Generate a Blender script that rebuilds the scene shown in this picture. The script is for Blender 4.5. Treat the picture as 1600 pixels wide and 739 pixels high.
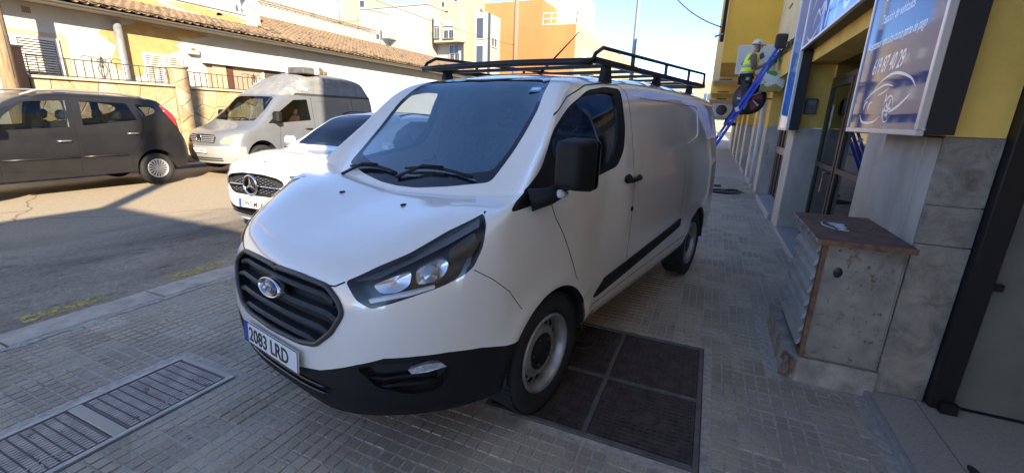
import bpy, bmesh, math, random
from mathutils import Vector, Matrix
from mathutils.geometry import tessellate_polygon
random.seed(7)
for _o in list(bpy.data.objects): bpy.data.objects.remove(_o)
SC = bpy.context.scene
C = SC.collection
PI = math.pi
# ---------------------------------------------------------------- camera, sky, sun, exposure
CAM_H, YAW, PITCH, ROLL = 1.60, math.radians(23.65), math.radians(-15.4), math.radians(1.9)
_f = Vector((-math.sin(YAW)*math.cos(PITCH), math.cos(YAW)*math.cos(PITCH), math.sin(PITCH)))
_r0 = Vector((math.cos(YAW), math.sin(YAW), 0)); _u0 = _r0.cross(_f)
_r = _r0*math.cos(ROLL) + _u0*math.sin(ROLL); _u = _u0*math.cos(ROLL) - _r0*math.sin(ROLL)
cd = bpy.data.cameras.new('camera'); cam = bpy.data.objects.new('camera', cd); C.objects.link(cam)
cam.matrix_world = Matrix(((_r.x, _u.x, -_f.x, 0), (_r.y, _u.y, -_f.y, 0), (_r.z, _u.z, -_f.z, CAM_H), (0, 0, 0, 1)))
cd.sensor_width = 36; cd.lens = 683/1600*36; cd.clip_start = 0.05; cd.clip_end = 3000
SC.camera = cam
SUN_EL = math.radians(27); SUN_TO = Vector((-0.727, 0.687, 0)).normalized()      # where the light travels on the ground
W = bpy.data.worlds.new('World'); SC.world = W; W.use_nodes = True
nt = W.node_tree; nt.nodes.clear()
sky = nt.nodes.new('ShaderNodeTexSky'); sky.sky_type = 'NISHITA'; sky.sun_disc = False
sky.sun_elevation = SUN_EL
sky.sun_rotation = math.atan2(-SUN_TO.x, -SUN_TO.y)
sky.air_density = 0.32; sky.dust_density = 0.0; sky.ozone_density = 1.2
bg = nt.nodes.new('ShaderNodeBackground'); bg.inputs['Strength'].default_value = 0.11
wo = nt.nodes.new('ShaderNodeOutputWorld')
nt.links.new(sky.outputs[0], bg.inputs[0]); nt.links.new(bg.outputs[0], wo.inputs[0])
sd = bpy.data.lights.new('sun', 'SUN'); sd.energy = 2.05; sd.angle = math.radians(0.5); sd.color = (1.0, 0.86, 0.66)
sun = bpy.data.objects.new('sun', sd); C.objects.link(sun)
_sd = Vector((SUN_TO.x*math.cos(SUN_EL), SUN_TO.y*math.cos(SUN_EL), -math.sin(SUN_EL)))
sun.rotation_euler = _sd.to_track_quat('-Z', 'Y').to_euler(); sun.location = (20, -20, 30)
SC.view_settings.view_transform = 'Standard'; SC.view_settings.look = 'None'
SC.view_settings.gamma = 1; SC.view_settings.exposure = 2.68; SC.view_settings.use_curve_mapping = False
SC.cycles.max_bounces = 8; SC.cycles.transparent_max_bounces = 16; SC.cycles.caustics_reflective = False; SC.cycles.caustics_refractive = False

# ---------------------------------------------------------------- materials
MATS = {}
def _nodes(name):
    m = bpy.data.materials.new(name); m.use_nodes = True; t = m.node_tree
    return m, t, t.nodes['Principled BSDF']
def mat(name, col, rough=0.6, metal=0.0, var=0.0, scale=4.0, col2=None, bump=0.0, bscale=60.0, coat=0.0, spec=0.5, spots=None, stretch=None, rvar=0.0, thr=(0.35, 0.65), coat_ior=1.5):
    """colour noise between col and col2 (or +-var), fine bump, optional spots=(colour, scale, threshold) for stains with a shape of their own"""
    if name in MATS: return MATS[name]
    m, t, p = _nodes(name); N = t.nodes; L = t.links
    p.inputs['Roughness'].default_value = rough; p.inputs['Metallic'].default_value = metal
    p.inputs['Specular IOR Level'].default_value = spec
    if coat: p.inputs['Coat Weight'].default_value = coat; p.inputs['Coat IOR'].default_value = coat_ior; p.inputs['Coat Roughness'].default_value = 0.03
    c4 = (*col, 1)
    p.inputs['Base Color'].default_value = c4
    tc = N.new('ShaderNodeTexCoord'); vec = tc.outputs['Object']
    if stretch:
        mp = N.new('ShaderNodeMapping'); mp.inputs['Scale'].default_value = stretch
        L.new(vec, mp.inputs[0]); vec = mp.outputs[0]
    out = None
    if var or col2:
        n = N.new('ShaderNodeTexNoise'); n.inputs['Scale'].default_value = scale; n.inputs['Detail'].default_value = 8; n.inputs['Roughness'].default_value = .62
        L.new(vec, n.inputs['Vector'])
        r = N.new('ShaderNodeValToRGB'); e = r.color_ramp.elements
        a = col if col2 else tuple(max(0, c*(1-var)) for c in col); b = col2 if col2 else tuple(min(1, c*(1+var)) for c in col)
        e[0].position = thr[0]; e[1].position = thr[1]; e[0].color = (*a, 1); e[1].color = (*b, 1)
        L.new(n.outputs['Fac'], r.inputs[0]); out = r.outputs[0]
        if rvar:
            mr = N.new('ShaderNodeMapRange'); mr.inputs[3].default_value = max(0.02, rough-rvar); mr.inputs[4].default_value = min(1, rough+rvar)
            L.new(n.outputs['Fac'], mr.inputs[0]); L.new(mr.outputs[0], p.inputs['Roughness'])
    if spots:
        for sc_, (scol, sscale, sthr) in enumerate(spots if isinstance(spots, list) else [spots]):
            n2 = N.new('ShaderNodeTexNoise'); n2.inputs['Scale'].default_value = sscale; n2.inputs['Detail'].default_value = 6; n2.inputs['Roughness'].default_value = .65
            ad = N.new('ShaderNodeVectorMath'); ad.operation = 'ADD'; ad.inputs[1].default_value = (13.7*(sc_+1), 5.1, 2.2)
            L.new(vec, ad.inputs[0]); L.new(ad.outputs[0], n2.inputs['Vector'])
            r2 = N.new('ShaderNodeValToRGB'); r2.color_ramp.elements[0].position = sthr; r2.color_ramp.elements[1].position = min(1, sthr+.06)
            L.new(n2.outputs['Fac'], r2.inputs[0])
            mx = N.new('ShaderNodeMix'); mx.data_type = 'RGBA'
            L.new(r2.outputs[0], mx.inputs['Factor'])
            if out: L.new(out, mx.inputs[6])
            else: mx.inputs[6].default_value = c4
            mx.inputs[7].default_value = (*scol, 1); out = mx.outputs[2]
    if out: L.new(out, p.inputs['Base Color'])
    if bump:
        nb = N.new('ShaderNodeTexNoise'); nb.inputs['Scale'].default_value = bscale; nb.inputs['Detail'].default_value = 5
        L.new(vec, nb.inputs['Vector'])
        b = N.new('ShaderNodeBump'); b.inputs['Strength'].default_value = bump; b.inputs['Distance'].default_value = 0.01
        L.new(nb.outputs['Fac'], b.inputs['Height']); L.new(b.outputs[0], p.inputs['Normal'])
    MATS[name] = m
    return m
def glass(name, tint=(0.6, 0.7, 0.75), rough=0.0, ior=1.5, dark=0.0, metal_tint=None):
    """a thin pane: tinted see-through plus a Fresnel reflection"""
    if name in MATS: return MATS[name]
    m, t, p = _nodes(name); N = t.nodes; L = t.links; N.remove(p)
    tr = N.new('ShaderNodeBsdfTransparent'); tr.inputs[0].default_value = (*tint, 1)
    gl = N.new('ShaderNodeBsdfGlossy'); gl.inputs['Roughness'].default_value = rough
    if metal_tint: gl.inputs[0].default_value = (*metal_tint, 1)
    lw = N.new('ShaderNodeLayerWeight'); lw.inputs[0].default_value = .5; f0 = ((ior-1)/(ior+1))**2      # Schlick, the same from both sides of the pane
    pw = N.new('ShaderNodeMath'); pw.operation = 'POWER'; pw.inputs[1].default_value = 5; L.new(lw.outputs['Facing'], pw.inputs[0])
    fr = N.new('ShaderNodeMapRange'); fr.inputs[3].default_value = f0; fr.inputs[4].default_value = 1; L.new(pw.outputs[0], fr.inputs[0])
    mx = N.new('ShaderNodeMixShader'); L.new(fr.outputs[0], mx.inputs[0]); L.new(tr.outputs[0], mx.inputs[1]); L.new(gl.outputs[0], mx.inputs[2])
    L.new(mx.outputs[0], N['Material Output'].inputs[0]); MATS[name] = m
    return m

# ---------------------------------------------------------------- mesh helpers
def link(o, parent=None):
    C.objects.link(o)
    if parent is not None: o.parent = parent
    return o
def meshobj(name, verts, faces, m, parent=None, smooth=False, mats=None, fm=None):
    me = bpy.data.meshes.new(name); me.from_pydata([tuple(v) for v in verts], [], faces); me.update()
    for mm in (mats or [m]): me.materials.append(mm)
    if fm:
        for p, i in zip(me.polygons, fm): p.material_index = i
    if smooth:
        for p in me.polygons: p.use_smooth = True
    return link(bpy.data.objects.new(name, me), parent)
class MB:
    """collects boxes, tubes, prisms and lathes, builds them as one mesh"""
    def __init__(s): s.v = []; s.f = []; s.sm = []
    def add(s, vs, fs, smooth=False):
        n = len(s.v); s.v += [tuple(v) for v in vs]; s.f += [tuple(i+n for i in f) for f in fs]; s.sm += [smooth]*len(fs); return s
    def box(s, x0, x1, y0, y1, z0, z1, M=None, bev=0.0):
        if bev:
            b = min(bev, (x1-x0)*.45, (y1-y0)*.45, (z1-z0)*.45); bm = bmesh.new(); bmesh.ops.create_cube(bm, size=1)
            for v in bm.verts: v.co = Vector(((x0+x1)/2+v.co.x*(x1-x0), (y0+y1)/2+v.co.y*(y1-y0), (z0+z1)/2+v.co.z*(z1-z0)))
            bmesh.ops.bevel(bm, geom=bm.edges[:], offset=b, segments=1, affect='EDGES')
            bm.verts.index_update(); vs = [v.co.copy() for v in bm.verts]; fs = [tuple(v.index for v in f.verts) for f in bm.faces]; bm.free()
        else:
            vs = [Vector((x, y, z)) for z in (z0, z1) for y in (y0, y1) for x in (x0, x1)]
            fs = [(0, 2, 3, 1), (4, 5, 7, 6), (0, 1, 5, 4), (2, 6, 7, 3), (0, 4, 6, 2), (1, 3, 7, 5)]
        if M is not None: vs = [M @ Vector(v) for v in vs]
        return s.add(vs, fs)
    def tube(s, pts, r, n=8, close=False, cap=True, radii=None, smooth=True):
        pts = [Vector(p) for p in pts]; k = len(pts); vs = []; fs = []
        up = None
        for i, p in enumerate(pts):
            if close: t = (pts[(i+1) % k]-pts[i-1])
            else: t = (pts[min(i+1, k-1)]-pts[max(i-1, 0)])
            t.normalize()
            if up is None: up = Vector((0, 0, 1)) if abs(t.z) < .9 else Vector((1, 0, 0))
            a = t.cross(up)
            if a.length < 1e-4: a = t.cross(Vector((0, 1, 0)))
            a.normalize(); b = a.cross(t).normalized(); up = b
            rr = radii[i] if radii else r
            for j in range(n):
                an = 2*PI*j/n; vs.append(p + a*math.cos(an)*rr + b*math.sin(an)*rr)
        for i in range(k if close else k-1):
            i2 = (i+1) % k
            for j in range(n): fs.append((i*n+j, i*n+(j+1) % n, i2*n+(j+1) % n, i2*n+j))
        if cap and not close: fs += [tuple(range(n))[::-1], tuple((k-1)*n+j for j in range(n))]
        return s.add(vs, fs, smooth)
    def bar(s, a, b, w, h, up=(0, 0, 1)):
        a = Vector(a); b = Vector(b); t = (b-a).normalized(); u = Vector(up); sx = t.cross(u)
        if sx.length < 1e-4: sx = t.cross(Vector((0, 1, 0)))
        sx.normalize(); u = sx.cross(t).normalized(); vs = []
        for p in (a, b):
            for (i, j) in ((-1, -1), (1, -1), (1, 1), (-1, 1)): vs.append(p+sx*i*w/2+u*j*h/2)
        return s.add(vs, [(0, 1, 2, 3), (7, 6, 5, 4), (0, 4, 5, 1), (1, 5, 6, 2), (2, 6, 7, 3), (3, 7, 4, 0)])
    def prism(s, poly, d, M=None, z0=0.0):
        """polygon in local xy extruded z0..z0+d, then transformed"""
        n = len(poly); vs = [Vector((x, y, z0)) for x, y in poly]+[Vector((x, y, z0+d)) for x, y in poly]
        if M is not None: vs = [M @ v for v in vs]
        tri = tessellate_polygon([[Vector((x, y, 0)) for x, y in poly]])
        fs = [tuple(t) for t in tri]+[tuple(i+n for i in reversed(t)) for t in tri]+[(i, (i+1) % n, n+(i+1) % n, n+i) for i in range(n)]
        return s.add(vs, fs)
    def lathe(s, prof, n=32, M=None, smooth=True, a0=0, a1=2*PI):
        """profile (r, h) spun about local z"""
        full = abs(a1-a0-2*PI) < 1e-6; m = n if full else n+1; vs = []; fs = []
        for i in range(m):
            an = a0+(a1-a0)*i/n
            for r, h in prof:
                v = Vector((r*math.cos(an), r*math.sin(an), h)); vs.append(M @ v if M is not None else v)
        k = len(prof)
        for i in range(n):
            i2 = (i+1) % m
            for j in range(k-1): fs.append((i*k+j, i2*k+j, i2*k+j+1, i*k+j+1))
        return s.add(vs, fs, smooth)
    def build(s, name, m, parent=None, fixn=True):
        me = bpy.data.meshes.new(name); me.from_pydata(s.v, [], s.f); me.update(); me.materials.append(m)
        for p, q in zip(me.polygons, s.sm): p.use_smooth = q
        if fixn:
            bm = bmesh.new(); bm.from_mesh(me); bmesh.ops.recalc_face_normals(bm, faces=bm.faces[:]); bm.to_mesh(me); bm.free()
        return link(bpy.data.objects.new(name, me), parent)
def tag(o, label=None, cat=None, group=None, kind=None):
    if label: o['label'] = label
    if cat: o['category'] = cat
    if group: o['group'] = group
    if kind: o['kind'] = kind
    return o
def thing(name, label, cat, loc=(0, 0, 0), rz=0.0, group=None):
    o = bpy.data.objects.new(name, None); o.empty_display_size = .1; C.objects.link(o)
    o.location = loc; o.rotation_euler = (0, 0, rz)
    return tag(o, label, cat, group)
def copy_tree(o, parent=None):
    c = o.copy(); C.objects.link(c); c.parent = parent
    for ch in o.children: copy_tree(ch, c)
    return c
def T(x, y, z): return Matrix.Translation((x, y, z))
def axes(o, ex, ey, ez):
    """matrix whose local x, y, z run along ex, ey, ez from o"""
    ex, ey, ez = Vector(ex), Vector(ey), Vector(ez)
    return Matrix(((ex.x, ey.x, ez.x, o[0]), (ex.y, ey.y, ez.y, o[1]), (ex.z, ey.z, ez.z, o[2]), (0, 0, 0, 1)))
def text_obj(name, s, size, m, M, parent=None, shear=0.0, extrude=0.001, align='LEFT', space=1.0, sx=1.0, bold=0.0):
    cu = bpy.data.curves.new(name, 'FONT'); cu.body = s; cu.size = size; cu.shear = shear; cu.extrude = extrude; cu.align_x = align
    cu.space_character = space; cu.resolution_u = 3; cu.offset = bold
    tmp = bpy.data.objects.new(name+'_t', cu); C.objects.link(tmp)
    dg = bpy.context.evaluated_depsgraph_get(); me = bpy.data.meshes.new_from_object(tmp.evaluated_get(dg))
    bpy.data.objects.remove(tmp); bpy.data.curves.remove(cu)
    me.transform(M @ Matrix.Diagonal((sx, 1, 1, 1))); me.materials.clear(); me.materials.append(m); me.name = name
    return link(bpy.data.objects.new(name, me), parent)
def smoothcurve(pts, n=6, closed=False):
    """Catmull-Rom through points (2-D or 3-D)"""
    P = [Vector(p) for p in pts]; k = len(P); out = []
    rng = range(k if closed else k-1)
    for i in rng:
        p0 = P[i-1] if (closed or i > 0) else P[0]*2-P[1]; p1 = P[i]; p2 = P[(i+1) % k]
        p3 = P[(i+2) % k] if (closed or i < k-2) else P[-1]*2-P[-2]
        for j in range(n):
            t = j/n; out.append(.5*((2*p1)+(p2-p0)*t+(2*p0-5*p1+4*p2-p3)*t*t+(3*p1-p0-3*p2+p3)*t**3))
    if not closed: out.append(P[-1])
    return out
def rounded(poly, r, n=4):
    """round the corners of a 2-D polygon"""
    out = []; k = len(poly)
    for i in range(k):
        p = Vector(poly[i]); a = Vector(poly[i-1])-p; b = Vector(poly[(i+1) % k])-p
        rr = min(r, a.length*.45, b.length*.45); A = p+a.normalized()*rr; B = p+b.normalized()*rr
        for j in range(n+1):
            t = j/n; q = A*(1-t)**2+p*2*t*(1-t)+B*t*t; out.append((q.x, q.y))
    return out
# ---------------------------------------------------------------- vehicle bodies: a control net, a smooth skin, outlines cut into the skin
def net_surface(net, n=6):
    """net[row][col] -> dense bicubic grid; column 0, last column and last row lie on the centre plane y=0"""
    R = len(net); K = len(net[0]); P = [[Vector(q) for q in row] for row in net]
    mir = lambda v: Vector((v.x, -v.y, v.z))
    def cr(p0, p1, p2, p3, t): return .5*((2*p1)+(p2-p0)*t+(2*p0-5*p1+4*p2-p3)*t*t+(3*p1-p0-3*p2+p3)*t**3)
    rows = []
    for row in P:
        ext = [mir(row[1])]+row+[mir(row[-2])]; o = []
        for i in range(K-1):
            for j in range(n): o.append(cr(ext[i], ext[i+1], ext[i+2], ext[i+3], j/n))
        o.append(row[-1].copy()); rows.append(o)
    top = [mir(v) for v in rows[-2]]; bot = [a*2-b for a, b in zip(rows[0], rows[1])]
    ext = [bot]+rows+[top]; G = []
    for i in range(R-1):
        for j in range(n):
            G.append([cr(ext[i][k], ext[i+1][k], ext[i+2][k], ext[i+3][k], j/n) for k in range(len(rows[0]))])
    G.append(rows[-1])
    for g in G:
        g[0].y = 0; g[-1].y = 0
    for v in G[-1]: v.y = 0
    return G
def inpoly(x, y, poly):
    c = False; k = len(poly); j = k-1
    for i in range(k):
        xi, yi = poly[i]; xj, yj = poly[j]
        if (yi > y) != (yj > y) and x < (xj-xi)*(y-yi)/(yj-yi)+xi: c = not c
        j = i
    return c
VIEWS = {'side': (Vector((1, 0, 0)), Vector((0, 1, 0))), 'front': (Vector((0, 1, 0)), Vector((1, 0, 0))),
         'diag': (Vector((-.7071, .7071, 0)), Vector((.7071, .7071, 0))), 'top': (Vector((1, 0, 0)), Vector((0, 0, 1))), 'rear': (Vector((0, 1, 0)), Vector((-1, 0, 0)))}
class Skin:
    def __init__(s, net, n=6, disp=None):
        G = net_surface(net, n); s.bm = bmesh.new(); vv = []
        for g in G:
            vv.append([s.bm.verts.new(disp(p) if disp else p) for p in g])
        for i in range(len(G)-1):
            for j in range(len(G[0])-1):
                q = [vv[i][j], vv[i][j+1], vv[i+1][j+1], vv[i+1][j]]
                if (q[0].co-q[1].co).length < 1e-6: continue
                try: s.bm.faces.new(q)
                except ValueError: pass
        bmesh.ops.remove_doubles(s.bm, verts=s.bm.verts[:], dist=2e-4)
        s.bm.normal_update()
        c = [f for f in s.bm.faces if f.calc_center_median().y > .5]
        if sum(f.normal.y for f in c) < 0:
            for f in s.bm.faces: f.normal_flip()
        s.lay = s.bm.faces.layers.int.new('part'); s.names = ['body']
    def uv(s, co, view):
        a, d = VIEWS[view]
        return (co.dot(a), co.x if view == 'top' and False else co.z) if view != 'top' else (co.x, co.y)
    def cut(s, name, poly, view='side', only=None, mind=0.15, cond=None):
        """imprint a closed outline, seen along the view's axis, and give the faces inside it to part `name`"""
        a, d = VIEWS[view]; bm = s.bm; k = len(poly)
        if name not in s.names: s.names.append(name)
        pid = s.names.index(name); onlyid = None if only is None else s.names.index(only)
        b = Vector((0, 0, 1)) if view != 'top' else Vector((0, 1, 0))
        ok = lambda f: f.normal.dot(d) > mind and (onlyid is None or f[s.lay] == onlyid) and (cond is None or cond(f.calc_center_median()))
        us = [p[0] for p in poly]; ws = [p[1] for p in poly]; bb = (min(us)-.01, max(us)+.01, min(ws)-.01, max(ws)+.01)
        cand = []
        for f in bm.faces:
            if not ok(f): continue
            q = [s.uv(v.co, view) for v in f.verts]
            if max(t[0] for t in q) < bb[0] or min(t[0] for t in q) > bb[1] or max(t[1] for t in q) < bb[2] or min(t[1] for t in q) > bb[3]: continue
            cand.append(f)
        cand = set(cand)
        for i in range(k):
            p, q = poly[i], poly[(i+1) % k]
            du, dw = q[0]-p[0], q[1]-p[1]; ln = math.hypot(du, dw)
            if ln < 1e-6: continue
            lo = (min(p[0], q[0])-1e-5, max(p[0], q[0])+1e-5, min(p[1], q[1])-1e-5, max(p[1], q[1])+1e-5); sel = []
            for f in cand:
                if not f.is_valid: continue
                t = [s.uv(v.co, view) for v in f.verts]
                if max(e[0] for e in t) < lo[0] or min(e[0] for e in t) > lo[1] or max(e[1] for e in t) < lo[2] or min(e[1] for e in t) > lo[3]: continue
                sg = [(e[0]-p[0])*dw-(e[1]-p[1])*du for e in t]
                if max(sg) > 1e-7*1 and min(sg) < -1e-7: sel.append(f)
            if not sel: continue
            no = (a*dw-b*du).normalized(); co = a*p[0]+b*p[1]
            if view == 'top': co = Vector((p[0], p[1], 0)); no = Vector((dw, -du, 0)).normalized()
            es = set(e for f in sel for e in f.edges); vs = set(v for f in sel for v in f.verts)
            before = set(sel)
            r = bmesh.ops.bisect_plane(bm, geom=list(sel)+list(es)+list(vs), plane_co=co, plane_no=no, dist=1e-6)
            cand = set(f for f in cand if f.is_valid) | set(g for g in r['geom'] if isinstance(g, bmesh.types.BMFace)) | set(f for e in r['geom_cut'] if isinstance(e, bmesh.types.BMEdge) for f in e.link_faces if ok(f))
        bm.normal_update(); n = 0
        for f in bm.faces:
            if not ok(f): continue
            u, w = s.uv(f.calc_center_median(), view)
            if bb[0] <= u <= bb[1] and bb[2] <= w <= bb[3] and inpoly(u, w, poly): f[s.lay] = pid; n += 1
        return s
    def strip(s, name, pts, w, view='side', only='body', cond=None):
        """a narrow band along an open line: panel gaps"""
        P = [Vector(p) for p in pts]; L = []; Rr = []
        for i, p in enumerate(P):
            t = (P[min(i+1, len(P)-1)]-P[max(i-1, 0)]).normalized(); nn = Vector((-t.y, t.x))
            L.append(p+nn*w/2); Rr.append(p-nn*w/2)
        for i in range(len(P)-1): s.cut(name, [tuple(L[i]), tuple(L[i+1]), tuple(Rr[i+1]), tuple(Rr[i])], view, only, cond=cond)
        return s
    def part_mesh(s, name, depth=0.0, wall=True, mirror=True, half=None, off=0.0):
        """faces of one part as (verts, faces, normals); sunk by depth with a wall up to the skin; both halves unless half given"""
        pid = s.names.index(name); s.bm.normal_update(); fs = [f for f in s.bm.faces if f[s.lay] == pid]
        idx = {}; V = []; N = []; F = []
        for f in fs:
            for v in f.verts:
                if v.index_key if False else v not in idx:
                    idx[v] = len(V); V.append(v.co-v.normal*depth); N.append(v.normal.copy())
            F.append(tuple(idx[v] for v in f.verts))
        if depth and wall:
            cnt = {}
            for f in fs:
                for l in f.loops: cnt.setdefault(l.edge, []).append(l)
            dup = {}
            for e, ls in cnt.items():
                if len(ls) != 1: continue
                l = ls[0]; a, b = l.vert, l.link_loop_next.vert
                if abs(a.co.y) < 1e-4 and abs(b.co.y) < 1e-4: continue
                for v in (a, b):
                    if v not in dup: dup[v] = len(V); V.append(v.co.copy()); N.append(v.normal.copy())
                F.append((idx[b], idx[a], dup[a], dup[b]))
        if mirror:
            n = len(V); F2 = [tuple(i+n for i in reversed(f)) for f in F]
            V2 = [Vector((v.x, -v.y, v.z)) for v in V]; N2 = [Vector((q.x, -q.y, q.z)) for q in N]
            if half == 'left': return V, F, N
            if half == 'right': return V2, [tuple(reversed(f)) for f in F], N2
            return V+V2, F+F2, N+N2
        return V, F, N
    def part(s, name, objname, m, parent, depth=0.0, wall=True, half=None, thick=0.0):
        V, F, N = s.part_mesh(name, depth, wall, True, half)
        if not F: print('EMPTY PART', name); return None
        me = bpy.data.meshes.new(objname); me.from_pydata([tuple(v) for v in V], [], F); me.update(); me.materials.append(m)
        bm = bmesh.new(); bm.from_mesh(me)
        if half is None: bmesh.ops.remove_doubles(bm, verts=[v for v in bm.verts if abs(v.co.y) < 1e-4], dist=1e-4)
        big = [f for f in bm.faces if len(f.verts) > 4]
        bmesh.ops.triangulate(bm, faces=big); bm.to_mesh(me); bm.free()
        for p in me.polygons: p.use_smooth = True
        if not depth or not wall:
            # keep the shading of the whole skin
            nm = {}
            for v, q in zip(V, N): nm[(round(v.x, 4), round(v.y, 4), round(v.z, 4))] = q
            ns = []
            for v in me.vertices:
                q = nm.get((round(v.co.x, 4), round(v.co.y, 4), round(v.co.z, 4)))
                if q is not None and abs(v.co.y) < 1e-4: q = Vector((q.x, 0, q.z)).normalized()
                ns.append(tuple(q) if q is not None else tuple(v.normal))
            me.normals_split_custom_set_from_vertices(ns)
        else:
            me.set_sharp_from_angle(angle=math.radians(40))
        o = bpy.data.objects.new(objname, me)
        if thick:
            md = o.modifiers.new('s', 'SOLIDIFY'); md.thickness = thick; md.offset = -1
        return link(o, parent)
    def drop(s, name):
        pid = s.names.index(name); bmesh.ops.delete(s.bm, geom=[f for f in s.bm.faces if f[s.lay] == pid], context='FACES'); s.bm.normal_update()
# main van, origin on the ground under the front axle, x forward, y to its left, z up
_VZ = [.37, .44, .57, .77, .94, 1.07, 1.17, 1.28, 1.53]
def _side(x, ys, upper, xs=None):
    return [((xs[i] if xs else x), ys[i], _VZ[i]) for i in range(9)] + upper
VAN_COLS = [
 [(.90,0,.20),(.985,0,.33),(1.0,0,.52),(.985,0,.72),(.935,0,.90),(.80,0,.985),(.52,0,1.085),(.235,0,1.165),(-.14,0,1.49),(-.50,0,1.785),(-.70,0,1.875),(-1.0,0,1.93),(-1.3,0,1.95)],
 [(.885,.30,.20),(.97,.30,.33),(.985,.30,.52),(.968,.30,.72),(.915,.30,.905),(.785,.295,.995),(.51,.29,1.10),(.225,.29,1.18),(-.145,.27,1.49),(-.50,.25,1.785),(-.71,.235,1.872),(-1.05,.20,1.928),(-1.45,0,1.955)],
 [(.80,.57,.24),(.895,.58,.34),(.915,.59,.53),(.90,.59,.73),(.845,.585,.915),(.735,.575,1.015),(.49,.565,1.125),(.19,.56,1.20),(-.16,.52,1.49),(-.49,.48,1.78),(-.72,.45,1.865),(-1.1,.36,1.922),(-1.6,0,1.96)],
 [(.62,.78,.265),(.71,.79,.35),(.735,.80,.54),(.725,.80,.74),(.685,.79,.925),(.60,.785,1.04),(.42,.78,1.145),(.11,.785,1.225),(-.15,.725,1.49),(-.42,.655,1.755),(-.70,.60,1.855),(-1.15,.48,1.915),(-1.75,0,1.965)],
 [(.42,.90,.285),(.47,.92,.37),(.485,.93,.55),(.48,.925,.75),(.465,.91,.93),(.43,.895,1.06),(.35,.88,1.155),(.17,.865,1.245),(-.13,.80,1.49),(-.42,.715,1.745),(-.74,.66,1.845),(-1.2,.53,1.91),(-1.9,0,1.968)],
 [(.28,.93,.30),(.30,.955,.38),(.30,.965,.56),(.30,.96,.76),(.29,.945,.94),(.26,.925,1.07),(.18,.905,1.165),(.03,.88,1.26),(-.22,.81,1.50),(-.50,.725,1.75),(-.82,.675,1.845),(-1.28,.54,1.91),(-2.0,0,1.97)],
 [(0,.94,.33),(0,.965,.39),(0,.975,.57),(0,.972,.77),(0,.96,.94),(-.01,.945,1.07),(-.05,.93,1.17),(-.15,.905,1.27),(-.36,.83,1.52),(-.62,.75,1.755),(-.92,.69,1.85),(-1.4,.55,1.912),(-2.1,0,1.97)],
 _side(-.5, [.94,.97,.98,.978,.97,.96,.95,.93,.865], [(-.85,.785,1.76),(-1.1,.71,1.86),(-1.6,.56,1.92),(-2.2,0,1.972)], [-.5]*6+[-.52,-.56,-.68]),
 _side(-1.05, [.94,.97,.985,.985,.98,.972,.965,.945,.89], [(-1.1,.82,1.77),(-1.25,.74,1.868),(-1.75,.57,1.926),(-2.35,0,1.972)]),
 _side(-1.9, [.94,.97,.985,.985,.98,.972,.965,.945,.90], [(-1.9,.835,1.775),(-1.9,.755,1.875),(-2.1,.58,1.93),(-2.5,0,1.97)]),
 _side(-2.9, [.93,.96,.975,.978,.975,.968,.96,.94,.895], [(-2.9,.83,1.775),(-2.88,.75,1.872),(-2.8,.57,1.926),(-2.75,0,1.965)]),
 _side(-3.48, [.92,.945,.96,.963,.96,.953,.945,.925,.88], [(-3.46,.815,1.765),(-3.42,.735,1.862),(-3.3,.55,1.915),(-3.1,0,1.955)]),
 _side(-3.80, [.86,.88,.89,.89,.89,.885,.88,.865,.825], [(-3.76,.765,1.755),(-3.7,.69,1.845),(-3.54,.5,1.895),(-3.4,0,1.935)]),
 _side(-3.85, [.5,.52,.53,.53,.53,.52,.52,.51,.48], [(-3.83,.44,1.752),(-3.78,.39,1.838),(-3.66,.28,1.888),(-3.5,0,1.925)]),
 _side(-3.86, [0]*9, [(-3.84,0,1.75),(-3.79,0,1.83),(-3.72,0,1.88),(-3.62,0,1.915)]),
]
VAN_NET = [[col[r] for col in VAN_COLS] for r in range(13)]
_lp = lambda A, B, t: [tuple(a+(b-a)*t for a, b in zip(p, q)) for p, q in zip(A, B)]
_ha = _lp(VAN_NET[6], VAN_NET[7], .78); _hb = _lp(VAN_NET[7], VAN_NET[8], .13)      # a crisp break where bonnet meets glass
VAN_AT = (-1.60, 2.265, -0.21)
def van_disp(p):
    p = Vector(p)
    for cx in (0.0, -2.93):
        r = math.hypot(p.x-cx, p.z-.335)
        if p.y > .6: p.y += .016*math.exp(-((r-.42)/.045)**2)*(1 if p.z > .3 else 0)
    return p
for _c in range(len(VAN_COLS)):
    for _rw, _dz in ((10, .008), (11, .025), (12, .045)):
        x_, y_, z_ = VAN_NET[_rw][_c]; VAN_NET[_rw][_c] = (x_, y_, z_-_dz)
VAN_NET = VAN_NET[:7]+[_ha, VAN_NET[7], _hb]+VAN_NET[8:]
from mathutils.bvhtree import BVHTree
class Probe:
    """finds points on a finished skin"""
    def __init__(s, sk):
        V, F, N = sk.part_mesh('body'); s.b = BVHTree.FromPolygons([tuple(v) for v in V], F)
    def front(s, y, z):
        h = s.b.ray_cast(Vector((4, y, z)), Vector((-1, 0, 0))); return h[0], h[1]
    def side(s, x, z, sgn=1):
        h = s.b.ray_cast(Vector((x, 3*sgn, z)), Vector((0, -sgn, 0))); return h[0], h[1]
    def top(s, x, y):
        h = s.b.ray_cast(Vector((x, y, 4)), Vector((0, 0, -1))); return h[0], h[1]
def circle(cx, cz, r, n=40, a0=0, a1=2*PI): return [(cx+r*math.cos(a0+(a1-a0)*i/n), cz+r*math.sin(a0+(a1-a0)*i/n)) for i in range(n)]
def arch(cx, cz, r, n=28, low=0.05): return [(cx+r*math.cos(PI*i/n), cz+r*math.sin(PI*i/n)) for i in range(n+1)]+[(cx-r, low), (cx+r, low)]
def WHY(x, y, z, s=1): return axes((x, y, z), (1, 0, 0), (0, 0, 1), (0, s, 0))     # wheel frame: local z points out of the side
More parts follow.
